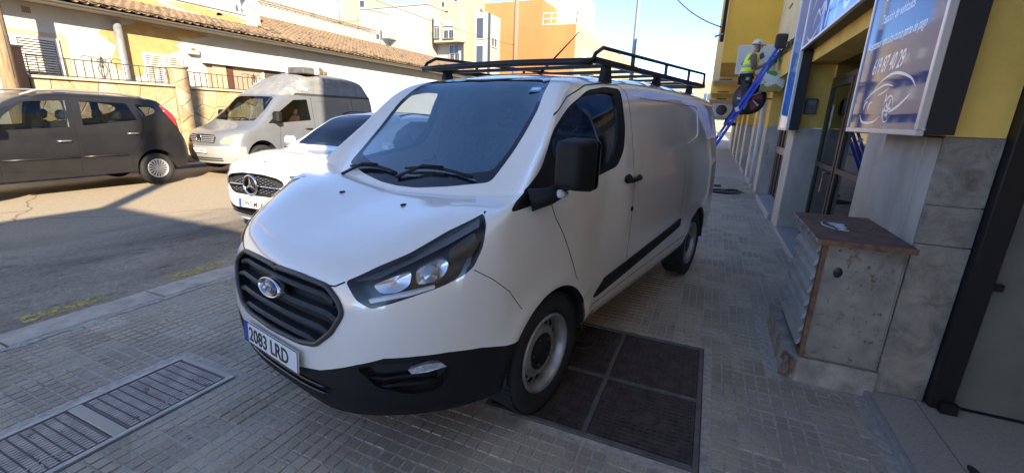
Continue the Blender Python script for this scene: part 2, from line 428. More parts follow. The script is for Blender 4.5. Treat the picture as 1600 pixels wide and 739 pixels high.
def make_wheel(parent, x, y, z, r, rim_r, w, s, style, mt, mr, mh):
    M = WHY(x, y, z, s)
    t = MB(); b = .022
    prof = [(rim_r+.004, -w+.02), (rim_r+.03, -w+.004), (r-b, -w), (r, -w+b), (r, -b), (r-b*.6, -.004), (r-.05, .006), (rim_r+.035, .002), (rim_r+.008, -.012), (rim_r, -.03)]
    t.lathe(prof, 48, M)
    o = t.build('wheel', mt, parent)
    if r > .33:      # shoulder blocks of the tread
        tb = MB()
        for i in range(60):
            a = 2*PI*i/60; ca, sa = math.cos(a), math.sin(a)
            tb.box(-.012, .012, -.004, .004, -.05, -.008, M @ axes((ca*(r+.001), sa*(r+.001), 0), (-sa, ca, 0), (ca, sa, 0), (0, 0, 1)))
        tag(tb.build('tread', mt, o), kind='stuff')
    d = MB()
    if style == 'steel':
        d.lathe([(rim_r+.006, -.014), (rim_r+.002, -.004), (rim_r-.008, -.002), (rim_r-.018, -.022), (rim_r-.026, -.05), (rim_r-.03, -.075)], 48, M)
        d.lathe([(.146, -.056), (.128, -.036), (.105, -.042)], 48, M)
        n = 16; r1 = rim_r-.027
        for i in range(n):
            a0 = 2*PI*(i+.27)/n; a1 = 2*PI*(i+.73)/n
            d.lathe([(r1, -.078), (.166, -.062), (.144, -.056)], 3, M, True, a0, a1)
        d.lathe([(r1, -.078), (.186, -.071)], 48, M); d.lathe([(.152, -.058), (.144, -.056)], 48, M)
        ro = d.build('rim', mr, o)
        k = MB(); k.lathe([(.0, -.030), (.05, -.030), (.062, -.042), (.095, -.046), (.118, -.050)], 32, M); k.lathe([(0, -.10), (rim_r-.02, -.10)], 32, M)
        for i in range(5):
            a = 2*PI*i/5; k.lathe([(.0, -.028), (.011, -.030), (.012, -.046)], 8, M @ T(.08*math.cos(a), .08*math.sin(a), 0))
        k.build('hub_cap', mh, o)
    else:            # plastic trim with many spokes
        d.lathe([(rim_r+.004, -.012), (rim_r-.006, -.002), (rim_r-.026, -.012), (rim_r-.03, -.03)], 40, M)
        n = style; ro = rim_r-.02
        for i in range(n):
            a = 2*PI*i/n; ca, sa = math.cos(a), math.sin(a); Ms = M @ axes((0, 0, 0), (ca, sa, 0), (-sa, ca, 0), (0, 0, 1))
            d.prism([(.05, -.008), (ro, -.5*PI*ro/n), (ro, .5*PI*ro/n), (.05, .008)], .014, Ms, -.026)
        d.lathe([(0, -.008), (.045, -.010), (.058, -.022)], 24, M)
        d.build('rim', mr, o)
        k = MB(); k.lathe([(0, -.05), (rim_r-.01, -.05)], 32, M); k.build('brake_shadow_plate', mh, o)
    return o
def liner(parent, x, z, r, y0, y1, m):
    for s in (1, -1):
        b = MB(); M = WHY(x, 0, z, s)
        b.lathe([(r, y1), (r, y0), (0, y0)], 24, M, True, -.02, PI+.02)
        b.build('wheel_liner', m, parent)
def plate(parent, M, w, h, txt, mw, mbk, mbl, size=None, country=True):
    """a number plate in the local xy plane of M, facing local +z"""
    p = MB(); p.box(-w/2, w/2, -h/2, h/2, -.004, .004, M, .003); o = p.build('number_plate', mw, parent)
    f = MB()
    for a in ((-w/2, w/2, h/2-.004, h/2), (-w/2, w/2, -h/2, -h/2+.004), (-w/2, -w/2+.004, -h/2+.004, h/2-.004), (w/2-.004, w/2, -h/2+.004, h/2-.004)): f.box(a[0], a[1], a[2], a[3], .0045, .0055, M)
    f.build('border', mbk, o)
    b = MB(); b.box(-w/2+.005, -w/2+.045, -h/2+.005, h/2-.005, .0045, .0055, M); bo = b.build('band', mbl, o)
    s = size or h*.92
    text_obj('characters', txt, s, mbk, M @ T(-w/2+.056, -s*.36, .0052), o, extrude=.0008, sx=(w-.07)/(len(txt)*s*.60), bold=.0012)
    return o
def build_van():
    return Skin(VAN_NET, 6, van_disp)
def van_parts(sk):
    c = sk.cut
    c('arch', arch(0, .345, .393), 'side', mind=.05); c('arch', arch(-2.93, .345, .393), 'side', mind=.05)
    c('bumper', [(-.82, .45), (-.72, .45), (-.545, .455), (-.438, .481), (-.263, .562), (-.139, .606), (0, .612), (.126, .612), (.28, .595), (.393, .568), (.60, .56), (.60, .1), (-.82, .1)], 'diag', 'body', mind=-.3, cond=lambda p: p.x > .2)
    c('fog_recess', rounded([(-.264, .547), (-.14, .580), (.072, .593), (.126, .545), (.14, .48), (.069, .427), (-.04, .426), (-.173, .463)], .03), 'diag', 'bumper')
    c('low_grille', rounded([(-.05, .424), (.26, .41), (.423, .402), (.37, .35), (.185, .325), (-.05, .315)], .02), 'front', 'bumper')
    c('grille', rounded([(-.05, .884), (.20, .887), (.385, .876), (.46, .83), (.495, .777), (.444, .683), (.35, .60), (.24, .582), (-.05, .575)], .025), 'front', 'body')
    c('headlight', rounded([(-.299, .905), (-.163, .972), (-.031, 1.024), (.132, 1.102), (.298, 1.166), (.300, 1.13), (.282, 1.05), (.239, .968), (.188, .936), (.102, .904), (-.002, .873), (-.185, .814), (-.25, .841)], .018, 3), 'diag', 'body', mind=.02)
    c('windscreen', rounded([(-.05, 1.832), (.21, 1.843), (.50, 1.845), (.565, 1.80), (.62, 1.645), (.625, 1.42), (.612, 1.262), (.364, 1.218), (.149, 1.19), (-.05, 1.182)], .03), 'front', 'body', cond=lambda p: p.x > -.9 and p.z > 1.1)
    c('window_trim', rounded([(.31, 1.172), (.0, 1.345), (-.195, 1.535), (-.417, 1.668), (-.645, 1.765), (-.874, 1.800), (-1.015, 1.795), (-.992, 1.71), (-.972, 1.547), (-.907, 1.406), (-.785, 1.312), (-.517, 1.274), (-.185, 1.227), (-.01, 1.197)], .05), 'side', 'body', cond=lambda p: p.y > (.82 if p.z < 1.33 else .66))
    c('door_glass', rounded([(-.117, 1.449), (-.31, 1.585), (-.547, 1.724), (-.748, 1.762), (-.925, 1.765), (-.900, 1.686), (-.872, 1.547), (-.81, 1.43), (-.702, 1.337), (-.411, 1.293), (-.20, 1.262)], .06), 'side', 'window_trim')
    c('side_trim', rounded([(-.47, .53), (-.62, .62), (-2.25, .735), (-2.24, .665), (-.52, .528)], .01), 'side', 'body')
    c('side_panel', rounded([(-1.26, 1.755), (-2.87, 1.745), (-2.80, 1.47), (-2.40, 1.40), (-1.20, 1.345)], .07, 6), 'side', 'body')
    st = lambda pts, w=.007, v='side', **k: sk.strip('panel_gap', pts, w, v, 'body', **k)
    st([(.005, 1.19), (-.022, 1.106), (-.087, 1.011), (-.187, .829), (-.231, .72)])
    st([(-.09, 1.485), (-.2, 1.580), (-.42, 1.712), (-.66, 1.795), (-.88, 1.822), (-1.03, 1.818), (-1.09, 1.77), (-1.085, 1.63), (-1.05, 1.337), (-1.0, .95), (-.96, .66)], .006)
    st([(-.395, .872), (-.345, .878), (-.300, .902)], .006, 'diag'); st([(.298, 1.164), (.312, 1.174)], .005, 'diag')
    st([(.535, .958), (.46, .905), (.37, .825), (.29, .715)], .004)
    st([(-2.28, 1.27), (-2.27, .95), (-2.25, .76)], .005)
    st([(-.42, .475), (-1.2, .50), (-2.0, .515), (-2.5, .515)], .005)
    st([(-3.3, 1.84), (-3.36, 1.45), (-3.34, .9), (-3.36, .5)], .006)
def assemble_van():
    sk = build_van(); pb = Probe(sk); van_parts(sk)
    root = thing('delivery_van', 'white panel van with black roof rack parked on the paved sidewalk', 'van', (VAN_AT[0], VAN_AT[1], 0), VAN_AT[2]-PI/2)
    paint = mat('van_white_paint', (.90, .85, .765), .25, coat=1.0, spec=.5, var=.03, scale=1.6, coat_ior=1.8)
    blk = mat('black_plastic', (.013, .0125, .012), .6, bump=.15, bscale=900, spec=.25); gap = mat('panel_gap_dark', (.02, .02, .022), .8)
    gloss = mat('gloss_black', (.012, .012, .014), .12, coat=.4); rub = mat('tyre_rubber', (.022, .022, .023), .75, bump=.2, bscale=120)
    steel = mat('wheel_silver', (.42, .425, .44), .42, .6, var=.2, scale=14); hub = mat('hub_black', (.012, .012, .013), .5); chrome = mat('chrome', (.8, .8, .82), .12, 1.0)
    sk.drop('arch')
    sk.part('body', 'body', paint, root)
    tag(sk.part('panel_gap', 'panel_gap', gap, root, .006), kind='stuff')
    sk.part('bumper', 'bumper', blk, root, .002)
    for hf in ('left', 'right'):
        fr = sk.part('fog_recess', 'fog_lamp_recess', gloss, root, .035, half=hf); s = 1 if hf == 'left' else -1
        # fog lamp: a small slanted lens in a bezel
        b = MB(); pts = []
        for yy, zz in ((.735, .545), (.785, .565), (.825, .562), (.838, .54), (.79, .525), (.745, .522)):
            p, n = pb.front(yy*s, zz); pts.append(p-Vector((.012, 0, 0)))
        b.v = [tuple(p) for p in pts]+[tuple(p-Vector((.03, .01*s, 0))) for p in pts]; k = len(pts)
        b.f = [tuple(range(k))]+[(i, (i+1) % k, k+(i+1) % k, k+i) for i in range(k)]; b.sm = [False]*len(b.f)
        b.build('fog_lamp', mat('fog_lens', (.55, .57, .6), .12, .3, var=.3, scale=60), root)
        b = MB()
        for zz in (.495, .455):
            L = []
            for yy in (.60, .66, .72, .78, .82):
                p, n = pb.front(yy*s, zz+(.01 if yy > .7 else 0)); L.append(p-n*.02)
            b.tube(L, .008, 6)
        tag(b.build('bezel_rib', blk, fr), kind='stuff')
        # headlight: dark bowl, clear cover, two reflectors, light bar
        bowl = sk.part('headlight', 'headlight', mat('lamp_bowl', (.09, .093, .10), .3), root, .07, half=hf)
        hl = Vector((.7071, .7071*s, 0)); au = Vector((-.7071, .7071*s, 0))
        def hp(u, z, d=.0):
            h = pb.b.ray_cast(au*u+Vector((0, 0, z))+hl*4, -hl); return (h[0]-hl*d) if h[0] else au*u+Vector((0, 0, z))
        def patch(name, poly, d0, d1, m, par, bulge=0.0):
            c0 = [hp(u, z, d0) for u, z in poly]; c1 = [hp(u, z, d1) for u, z in poly]; k = len(poly); cen = sum(c0, Vector())/k-hl*bulge
            vs = c0+c1+[cen]; fs = [(i, (i+1) % k, 2*k) for i in range(k)]+[((i+1) % k, i, k+i, k+(i+1) % k) for i in range(k)]
            return meshobj(name, vs, fs, m, par, False)
        refl = mat('reflector', (.92, .92, .93), .25, .8); grey = mat('lamp_grey', (.16, .165, .17), .3, .3)
        patch('reflector', rounded([(-.185, .895), (-.09, .935), (-.02, .955), (-.03, .90), (-.08, .872), (-.15, .865)], .02), .035, .065, refl, bowl, .035)
        patch('reflector', rounded([(-.005, .962), (.10, 1.005), (.135, .99), (.12, .945), (.08, .915), (.0, .905)], .02), .03, .065, refl, bowl, .03)
        patch('projector_lens', circle(.058, .95, .032, 16), .022, .06, mat('lens', (.30, .33, .36), .05, .2, coat=1), bowl, -.012)
        patch('light_bar', rounded([(-.20, .843), (-.02, .885), (.075, .905), (.073, .893), (-.02, .868), (-.19, .83)], .004), .016, .03, mat('light_bar', (.80, .81, .83), .25, .1), bowl)
        patch('indicator', rounded([(.13, 1.03), (.25, 1.10), (.265, 1.05), (.22, .985), (.15, .96)], .02), .04, .066, mat('smoked_lens', (.05, .045, .045), .2), bowl)
        patch('brow', rounded([(-.26, .905), (-.16, .955), (-.03, 1.008), (.13, 1.085), (.275, 1.145), (.27, 1.12), (.13, 1.055), (-.03, .985), (-.16, .925)], .004), .02, .05, grey, bowl)
        V, F, N = sk.part_mesh('headlight', .002, False, True, hf)
        meshobj('lamp_cover', V, F, glass('lamp_cover_clear', (.93, .94, .95), 0, 1.45), bowl, True)
    # lower grille
    lg = sk.part('low_grille', 'lower_grille', gap, root, .06)
    for zz in (.345, .385):
        L = [pb.front(y, zz+.0*abs(y))[0]-Vector((.012, 0, 0)) for y in [i*.04-.36 for i in range(19)]]
        b = MB(); b.tube(L, .009, 8); b.build('bar', gloss, lg)
    # grille with its slats and emblem
    gr = sk.part('grille', 'grille', gap, root, .055)
    gpl = mat('grille_plastic', (.045, .047, .05), .42)
    V, F, N = sk.part_mesh('grille'); 
    # frame around the opening
    out = rounded([(0, .884), (.20, .887), (.385, .876), (.46, .83), (.495, .777), (.444, .683), (.35, .60), (.24, .582), (0, .575)], .025)
    out = [p for p in out if p[0] > .003]; loop = [(0, .884)]+out+[(0, .575)]
    full = loop+[(-y, z) for y, z in reversed(loop[1:-1])]
    L = []
    for y, z in full:
        p, n = pb.front(y*.985, .73+(z-.73)*.965); L.append(p+n*.002)
    b = MB(); b.tube(L, .013, 8, close=True); b.build('grille_frame', gpl, gr)
    def halfw(z):
        ys = [a[0]+(z-a[1])/(b_[1]-a[1])*(b_[0]-a[0]) for a, b_ in zip(loop[:-1], loop[1:]) if (a[1]-z)*(b_[1]-z) <= 0 and abs(a[1]-b_[1]) > 1e-6]
        return max(ys) if ys else .3
    for z in (.835, .762, .690, .622):
        w = halfw(z)-.03; n = 24; vs = []; fs = []
        prof = [(-.045, -.024), (.0, -.018), (.010, -.008), (.010, .004), (.0, .010), (-.045, .002)]
        for i in range(n+1):
            y = -w+2*w*i/n; zc = z-.012*(abs(y)/.5)**2-(.020 if abs(y) > w-.06 else 0)*(abs(y)-w+.06)/.06
            p, nn = pb.front(y, zc)
            for dx, dz in prof: vs.append(p+Vector((dx-.012, 0, dz)))
        k = len(prof)
        for i in range(n):
            for j in range(k): fs.append((i*k+j, i*k+(j+1) % k, (i+1)*k+(j+1) % k, (i+1)*k+j))
        fs += [tuple(range(k)), tuple(n*k+j for j in reversed(range(k)))]
        o = meshobj('slat', vs, fs, gpl, gr)
    pe, ne = pb.front(0, .785); Me = axes(pe+Vector((.012, 0, 0)), (0, 1, 0), Vector((-ne.z, 0, ne.x)), ne)
    e = MB(); S = Matrix.Diagonal((1, .46, 1, 1)); e.lathe([(0, .004), (.085, .004), (.088, .012), (.096, .012), (.100, .004), (.100, -.03)], 40, Me @ S)
    em = e.build('emblem', chrome, root)
    e = MB(); e.lathe([(0, .0085), (.084, .0085), (.084, .004)], 40, Me @ S); e.build('badge_field', mat('badge_blue', (.02, .05, .16), .2, coat=1), em)
    text_obj('badge_script', 'Ford', .058, chrome, Me @ T(0, -.018, .0095), em, shear=.35, extrude=.0015, align='CENTER', sx=1.15)
    pp, pn = pb.front(0, .497); plate(root, axes(pp+Vector((.020, 0, 0)), (0, 1, 0), (-.05, 0, .9987), (.9987, 0, .05)), .52, .112, '2083 LRD', mat('plate_white', (.80, .80, .78), .35), mat('plate_black', (.015, .015, .015), .4), mat('plate_blue', (.02, .06, .35), .35))
    # glazing
    sk.part('windscreen', 'windscreen', glass('van_windscreen', (.80, .86, .88), 0, 3.1, metal_tint=(.72, .90, 1.0)), root, .004)
    V, F, N = sk.part_mesh('windscreen')
    fr = [v for v in V]
    for hf in ('left', 'right'):
        sk.part('window_trim', 'window_frame', blk, root, .004, half=hf)
        sk.part('door_glass', 'door_window', glass('van_side_glass', (.62, .68, .70), 0, 1.75), root, .012, half=hf)
        sk.part('side_trim', 'side_moulding', blk, root, -.012, half=hf)
        sk.part('side_panel', 'side_panel', paint, root, .007, half=hf)
    # black band of the windscreen edge
    wl = [(0, 1.832), (.21, 1.843), (.50, 1.845), (.565, 1.80), (.62, 1.645), (.625, 1.42), (.612, 1.262), (.364, 1.218), (.149, 1.19), (0, 1.182)]
    wl = rounded(wl, .03)[5:-5]; wl = [(0, 1.832)]+wl+[(0, 1.182)]; full = wl+[(-y, z) for y, z in reversed(wl[1:-1])]
    n = len(full); vs = []
    for y, z in full: p, q = pb.front(y, z); vs.append(p-q*.002)
    for y, z in full:
        dz = .055 if z < 1.30 else .03
        p, q = pb.front(y*(1-.035/max(abs(y), .3) if abs(y) > .3 else 1), z+(dz if z < 1.3 else (-.014 if z > 1.78 else 0))); vs.append(p-q*.0025)
    meshobj('windscreen_border', vs, [(i, (i+1) % n, n+(i+1) % n, n+i) for i in range(n)], gloss, root, True)
    p, q = pb.front(.50, 1.76); t_ = axes(p+q*.002, (0, 1, 0), q.cross(Vector((0, 1, 0))).normalized()*1, q); b = MB(); b.box(-.045, .045, -.03, .03, 0, .001, t_); st_ = b.build('windscreen_sticker', mat('sticker_blue', (.10, .30, .55), .4), root); b = MB(); b.box(-.03, .03, -.012, .012, .0012, .0018, t_); b.build('sticker_print', mat('plate_white', (.8, .8, .8)), st_)
    # wheels and arches
    for x in (0, -2.93):
        for s in (1, -1):
            make_wheel(root, x, .955*s, .343, .343, .222, .215, s, 'steel', rub, steel, hub)
        liner(root, x, .345, .40, .50, .965, gap)
    u = MB(); u.box(-3.6, .45, -.72, .72, .28, .40); u.build('underbody', gap, root)
    # mirrors: near one open, far one folded
    def mirror(M, s):
        bm = bmesh.new(); bmesh.ops.create_cube(bm, size=1)
        for v in bm.verts: v.co = Vector((v.co.x*.14, v.co.y*.175, v.co.z*.25))
        for v in bm.verts:
            if v.co.x > 0: v.co.y *= .80; v.co.z *= .86
        bmesh.ops.bevel(bm, geom=bm.edges[:], offset=.035, segments=4, affect='EDGES', profile=.6)
        bmesh.ops.transform(bm, matrix=M, verts=bm.verts[:]); me = bpy.data.meshes.new('mirror'); bm.to_mesh(me); bm.free(); me.materials.append(blk)
        for p in me.polygons: p.use_smooth = True
        o = link(bpy.data.objects.new('mirror', me), root)
        g = MB(); g.prism(rounded([(-.085, -.115), (.085, -.115), (.085, .115), (-.085, .115)], .03), .002, M @ axes((-.078, 0, 0), (0, 1, 0), (0, 0, 1), (-1, 0, 0))); g.build('mirror_glass', mat('mirror_glass', (.8, .8, .82), .02, 1), o)
        return o
    mo = mirror(T(.065, 1.075, 1.39) @ Matrix.Rotation(-.12, 4, 'Z'), 1)
    a = MB(); a.tube([(.16, .90, 1.215), (.10, .97, 1.235), (.06, 1.03, 1.28)], .03, 10, radii=[.055, .042, .035]); a.build('mirror_arm', blk, mo)
    a = MB(); a.box(.06, .115, 1.01, 1.05, 1.235, 1.275, None, .01); a.build('indicator', mat('indicator_clear', (.6, .6, .6), .1, .1), mo)
    # handle, lock
    for s in (1, -1):
        p, q = pb.side(-.99, 1.215, s); h = MB(); h.tube([(-.885, p.y+.012*s, 1.213), (-.93, p.y+.034*s, 1.214), (-1.06, p.y+.034*s, 1.219), (-1.105, p.y+.012*s, 1.222)], .017, 8); h.build('door_handle', blk, root)
        h = MB(); h.lathe([(0, .001), (.05, .001), (.06, -.008)], 24, axes((-.94, p.y+.001*s, 1.214), (1.3, 0, 0), (0, 0, .62), (0, s, 0))); h.build('handle_cup', gap, root)
        p, q = pb.side(-1.0, 1.01, s); h = MB(); h.lathe([(0, .006), (.014, .006), (.02, 0)], 16, axes((-1.0, p.y, 1.01), (1, 0, 0), (0, 0, 1), (0, s, 0))); h.build('lock_cap', blk, root)
    # washer jets, wipers, cowl
    for y in (.27, -.27):
        p, q = pb.top(.40, y); j = MB(); j.box(-.018, .018, -.009, .009, 0, .012, T(p.x, p.y, p.z-.002), .005); j.build('washer_jet', blk, root)
    for (y0, y1) in ((-.02, .50), (-.52, -.06)):
        L = []
        for i in range(8):
            t = i/7; y = y0+(y1-y0)*t; p, q = pb.front(y, 1.235+.02*math.sin(t*PI)+(.03 if y0 > -.1 else .0)); L.append(p+q*.018)
        w = MB(); w.tube(L, .009, 6); w.tube([L[0]+Vector((.05, -.03, -.05)), L[2]+Vector((.012, 0, .012)), L[4]+Vector((.008, 0, .012))], .010, 6); w.build('wiper', blk, root)
    # roof aerial
    p, q = pb.top(-.95, .2); b = MB(); b.tube([p, p+Vector((-.09, 0, .06)), p+Vector((-.56, 0, .37))], .006, 6, radii=[.012, .008, .003]); b.build('aerial', blk, root)
    # roof rack
    rk = MB(); met = mat('rack_black', (.016, .016, .017), .4, .3)
    for s in (1, -1): rk.bar((-.72, .74*s, 1.945), (-3.42, .74*s, 1.975), .034, .036)
    rack = rk.build('roof_rack', met, root, True)
    for s in (1, -1):
        b = MB(); b.tube([(-.70, .74*s, 1.935), (-.74, .74*s, 1.985), (-.84, .74*s, 2.030), (-3.40, .74*s, 2.100), (-3.42, .74*s, 1.965)], .0125, 8); b.build('side_rail', met, rack)
        for x in (-1.35, -2.1, -2.8):
            b = MB(); b.bar((x, .74*s, 1.955), (x, .74*s, 2.035+(-x-.84)*.027), .022, .018, (1, 0, 0)); b.build('upright', met, rack)
        for x in (-.95, -1.95, -2.95):
            p, q = pb.top(x, .70*s); b = MB(); b.prism([(-.065, 0), (.065, 0), (.03, 1.945-p.z+.01), (-.03, 1.945-p.z+.01)], .04, axes((x, .70*s-.0, p.z-.01), (1, 0, 0), (0, 0, 1), (0, 1*s, 0))); b.build('rack_foot', met, rack)
    for i, x in enumerate((-.70, -.98, -1.4, -1.85, -2.3, -2.75, -3.15, -3.42)):
        b = MB(); zc = 1.935+(-x-.7)*.011
        if i == 0: b.tube([(x, -.74+1.48*t/12, zc+.012*math.sin(PI*t/12)) for t in range(13)], .022, 10)
        else: b.bar((x, -.73, zc), (x, .73, zc), .036, .022)
        b.build('crossbar', met, rack)
    # cab inside
    ins = mat('cab_trim', (.035, .035, .038), .75); seatm = mat('seat_cloth', (.05, .05, .055), .9, var=.3, scale=30)
    b = MB(); b.prism([(.12, .75), (.12, 1.14), (-.05, 1.20), (-.30, 1.13), (-.36, .95), (-.36, .75)], 1.66, axes((0, .83, 0), (1, 0, 0), (0, 0, 1), (0, -1, 0))); b.build('dashboard', ins, root)
    b = MB(); b.prism([(-.9, .42), (.9, .42), (.9, 1.2), (.80, 1.60), (.70, 1.80), (-.70, 1.80), (-.80, 1.60), (-.9, 1.2)], .03, axes((-1.19, 0, 0), (0, 1, 0), (0, 0, 1), (-1, 0, 0))); b.build('bulkhead', mat('bulkhead_grey', (.10, .10, .105), .7), root)
    b = MB(); b.box(-1.2, .1, -.84, .84, .42, .46); b.build('cab_floor', gap, root)
    Mw = axes((-.42, .40, 1.13), Vector((-.45, 0, -.89)), (0, 1, 0), Vector((-.89, 0, .45))); b = MB()
    b.tube([Mw @ Vector((.19*math.cos(2*PI*i/28), .19*math.sin(2*PI*i/28), 0)) for i in range(28)], .016, 8, close=True)
    for a_ in (0, 2*PI/3, 4*PI/3): b.bar(Mw @ Vector((0, 0, -.01)), Mw @ Vector((.18*math.cos(a_), .18*math.sin(a_), 0)), .035, .02)
    b.tube([Mw @ Vector((0, 0, 0)), Mw @ Vector((0, 0, -.25))], .035, 8); b.build('steering_wheel', mat('wheel_grey', (.12, .12, .125), .5), root)
    for y, w in ((.42, .25), (-.18, .22), (-.62, .22)):
        b = MB(); b.box(-1.02, -.50, y-w, y+w, .72, .86, None, .05); b.box(-.07, .07, y-w, y+w, 0, .66, T(-1.0, 0, .82) @ Matrix.Rotation(-.17, 4, 'Y'), .06); o = b.build('seat', seatm, root)
        h = MB(); h.box(-1.17, -1.06, y-.13, y+.13, 1.50, 1.70, None, .04); h.build('headrest', seatm, o)
    sk.bm.free()
    return root
def net_of(cols): return [[c[r] for c in cols] for r in range(len(cols[0]))]
def _sidecol(x, ys, zs, up): return [(x, y, z) for y, z in zip(ys, zs)]+up
# ---- white SUV beyond the van
_z = [.28, .42, .62, .82, .95]
SUV_NET = net_of([
 [(.80,0,.22),(.87,0,.40),(.88,0,.62),(.86,0,.82),(.74,0,.96),(.25,0,1.06),(-.35,0,1.13),(-.85,0,1.42),(-1.25,0,1.60),(-1.7,0,1.66)],
 [(.77,.45,.22),(.845,.45,.40),(.855,.45,.62),(.83,.45,.82),(.70,.45,.96),(.24,.45,1.065),(-.35,.44,1.125),(-.86,.42,1.41),(-1.27,.38,1.59),(-1.9,0,1.665)],
 [(.60,.72,.23),(.68,.74,.40),(.69,.76,.62),(.65,.76,.82),(.55,.74,.95),(.18,.72,1.055),(-.33,.70,1.11),(-.87,.64,1.40),(-1.30,.57,1.575),(-2.1,0,1.665)],
 [(.36,.86,.25),(.42,.90,.42),(.42,.92,.62),(.40,.90,.82),(.34,.87,.95),(.08,.83,1.02),(-.33,.80,1.08),(-.88,.69,1.37),(-1.34,.61,1.55),(-2.2,0,1.66)],
 _sidecol(0,[.90,.93,.945,.935,.91],_z,[(-.1,.88,1.02),(-.42,.85,1.09),(-.98,.72,1.38),(-1.42,.63,1.56),(-2.3,0,1.66)]),
 _sidecol(-1,[.90,.93,.945,.945,.935],_z,[(-1,.92,1.02),(-1.05,.88,1.10),(-1.25,.76,1.38),(-1.6,.66,1.57),(-2.4,0,1.66)]),
 _sidecol(-2,[.90,.93,.945,.945,.935],_z,[(-2,.92,1.02),(-2,.88,1.10),(-2.05,.76,1.38),(-2.1,.66,1.57),(-2.5,0,1.65)]),
 _sidecol(-2.87,[.90,.93,.945,.945,.935],_z,[(-2.87,.92,1.02),(-2.85,.88,1.10),(-2.8,.76,1.36),(-2.7,.65,1.53),(-2.7,0,1.62)]),
 _sidecol(-3.45,[.88,.90,.92,.91,.89],_z,[(-3.43,.87,1.02),(-3.38,.83,1.10),(-3.22,.70,1.34),(-3.05,.60,1.49),(-2.9,0,1.57)]),
 _sidecol(-3.74,[.70,.74,.75,.74,.72],_z,[(-3.7,.70,1.02),(-3.65,.66,1.10),(-3.42,.55,1.33),(-3.2,.46,1.47),(-3.05,0,1.54)]),
 _sidecol(-3.84,[0]*5,_z,[(-3.82,0,1.02),(-3.76,0,1.10),(-3.5,0,1.33),(-3.28,0,1.47),(-3.15,0,1.53)]),
])
SUV_AT = (-5.22, 4.56, 0.0)
# ---- silver high-roof van across the road
_z = [.28, .45, .68, .86, 1.00]
HI_NET = net_of([
 [(.80,0,.25),(.86,0,.45),(.85,0,.68),(.80,0,.86),(.62,0,.98),(.10,0,1.15),(-.35,0,1.48),(-.72,0,1.82),(-1.15,0,2.15),(-1.6,0,2.42),(-2.0,0,2.50)],
 [(.74,.50,.25),(.80,.50,.45),(.79,.50,.68),(.74,.50,.86),(.58,.50,.98),(.09,.50,1.15),(-.36,.48,1.48),(-.72,.45,1.81),(-1.18,.42,2.14),(-1.65,.38,2.41),(-2.1,0,2.50)],
 [(.52,.80,.26),(.58,.82,.45),(.57,.82,.68),(.53,.81,.86),(.42,.79,.99),(.05,.78,1.14),(-.37,.74,1.48),(-.70,.69,1.80),(-1.2,.66,2.12),(-1.7,.58,2.38),(-2.2,0,2.50)],
 [(.25,.92,.28),(.28,.94,.45),(.27,.945,.68),(.25,.935,.86),(.18,.915,.99),(-.1,.90,1.14),(-.45,.84,1.48),(-.78,.77,1.79),(-1.3,.72,2.10),(-1.8,.63,2.36),(-2.3,0,2.50)],
 _sidecol(-.6,[.92,.945,.955,.95,.94],_z,[(-.68,.925,1.14),(-.85,.87,1.48),(-1.1,.81,1.82),(-1.5,.75,2.12),(-1.95,.66,2.38),(-2.4,0,2.50)]),
 _sidecol(-1.6,[.92,.945,.955,.955,.95],_z,[(-1.6,.935,1.14),(-1.6,.88,1.48),(-1.65,.83,1.84),(-1.85,.77,2.14),(-2.2,.68,2.40),(-2.5,0,2.50)]),
 _sidecol(-3.2,[.92,.945,.955,.955,.95],_z,[(-3.2,.935,1.14),(-3.2,.88,1.48),(-3.2,.83,1.84),(-3.15,.77,2.14),(-3.1,.68,2.40),(-3.0,0,2.50)]),
 _sidecol(-3.8,[.90,.92,.93,.93,.925],_z,[(-3.8,.915,1.14),(-3.78,.87,1.48),(-3.76,.82,1.84),(-3.68,.75,2.12),(-3.55,.65,2.36),(-3.4,0,2.46)]),
 _sidecol(-4.05,[.80,.83,.84,.84,.84],_z,[(-4.05,.835,1.14),(-4.04,.81,1.48),(-4.02,.76,1.83),(-3.9,.69,2.08),(-3.74,.58,2.30),(-3.55,0,2.42)]),
 _sidecol(-4.12,[0]*5,_z,[(-4.12,0,1.14),(-4.1,0,1.48),(-4.08,0,1.83),(-3.98,0,2.08),(-3.82,0,2.30),(-3.65,0,2.40)]),
])
HI_NET = [[(x*1.03, y*1.03, z*1.03) for x, y, z in r] for r in HI_NET]
HI_AT = (-11.15, 7.56, 0.0)
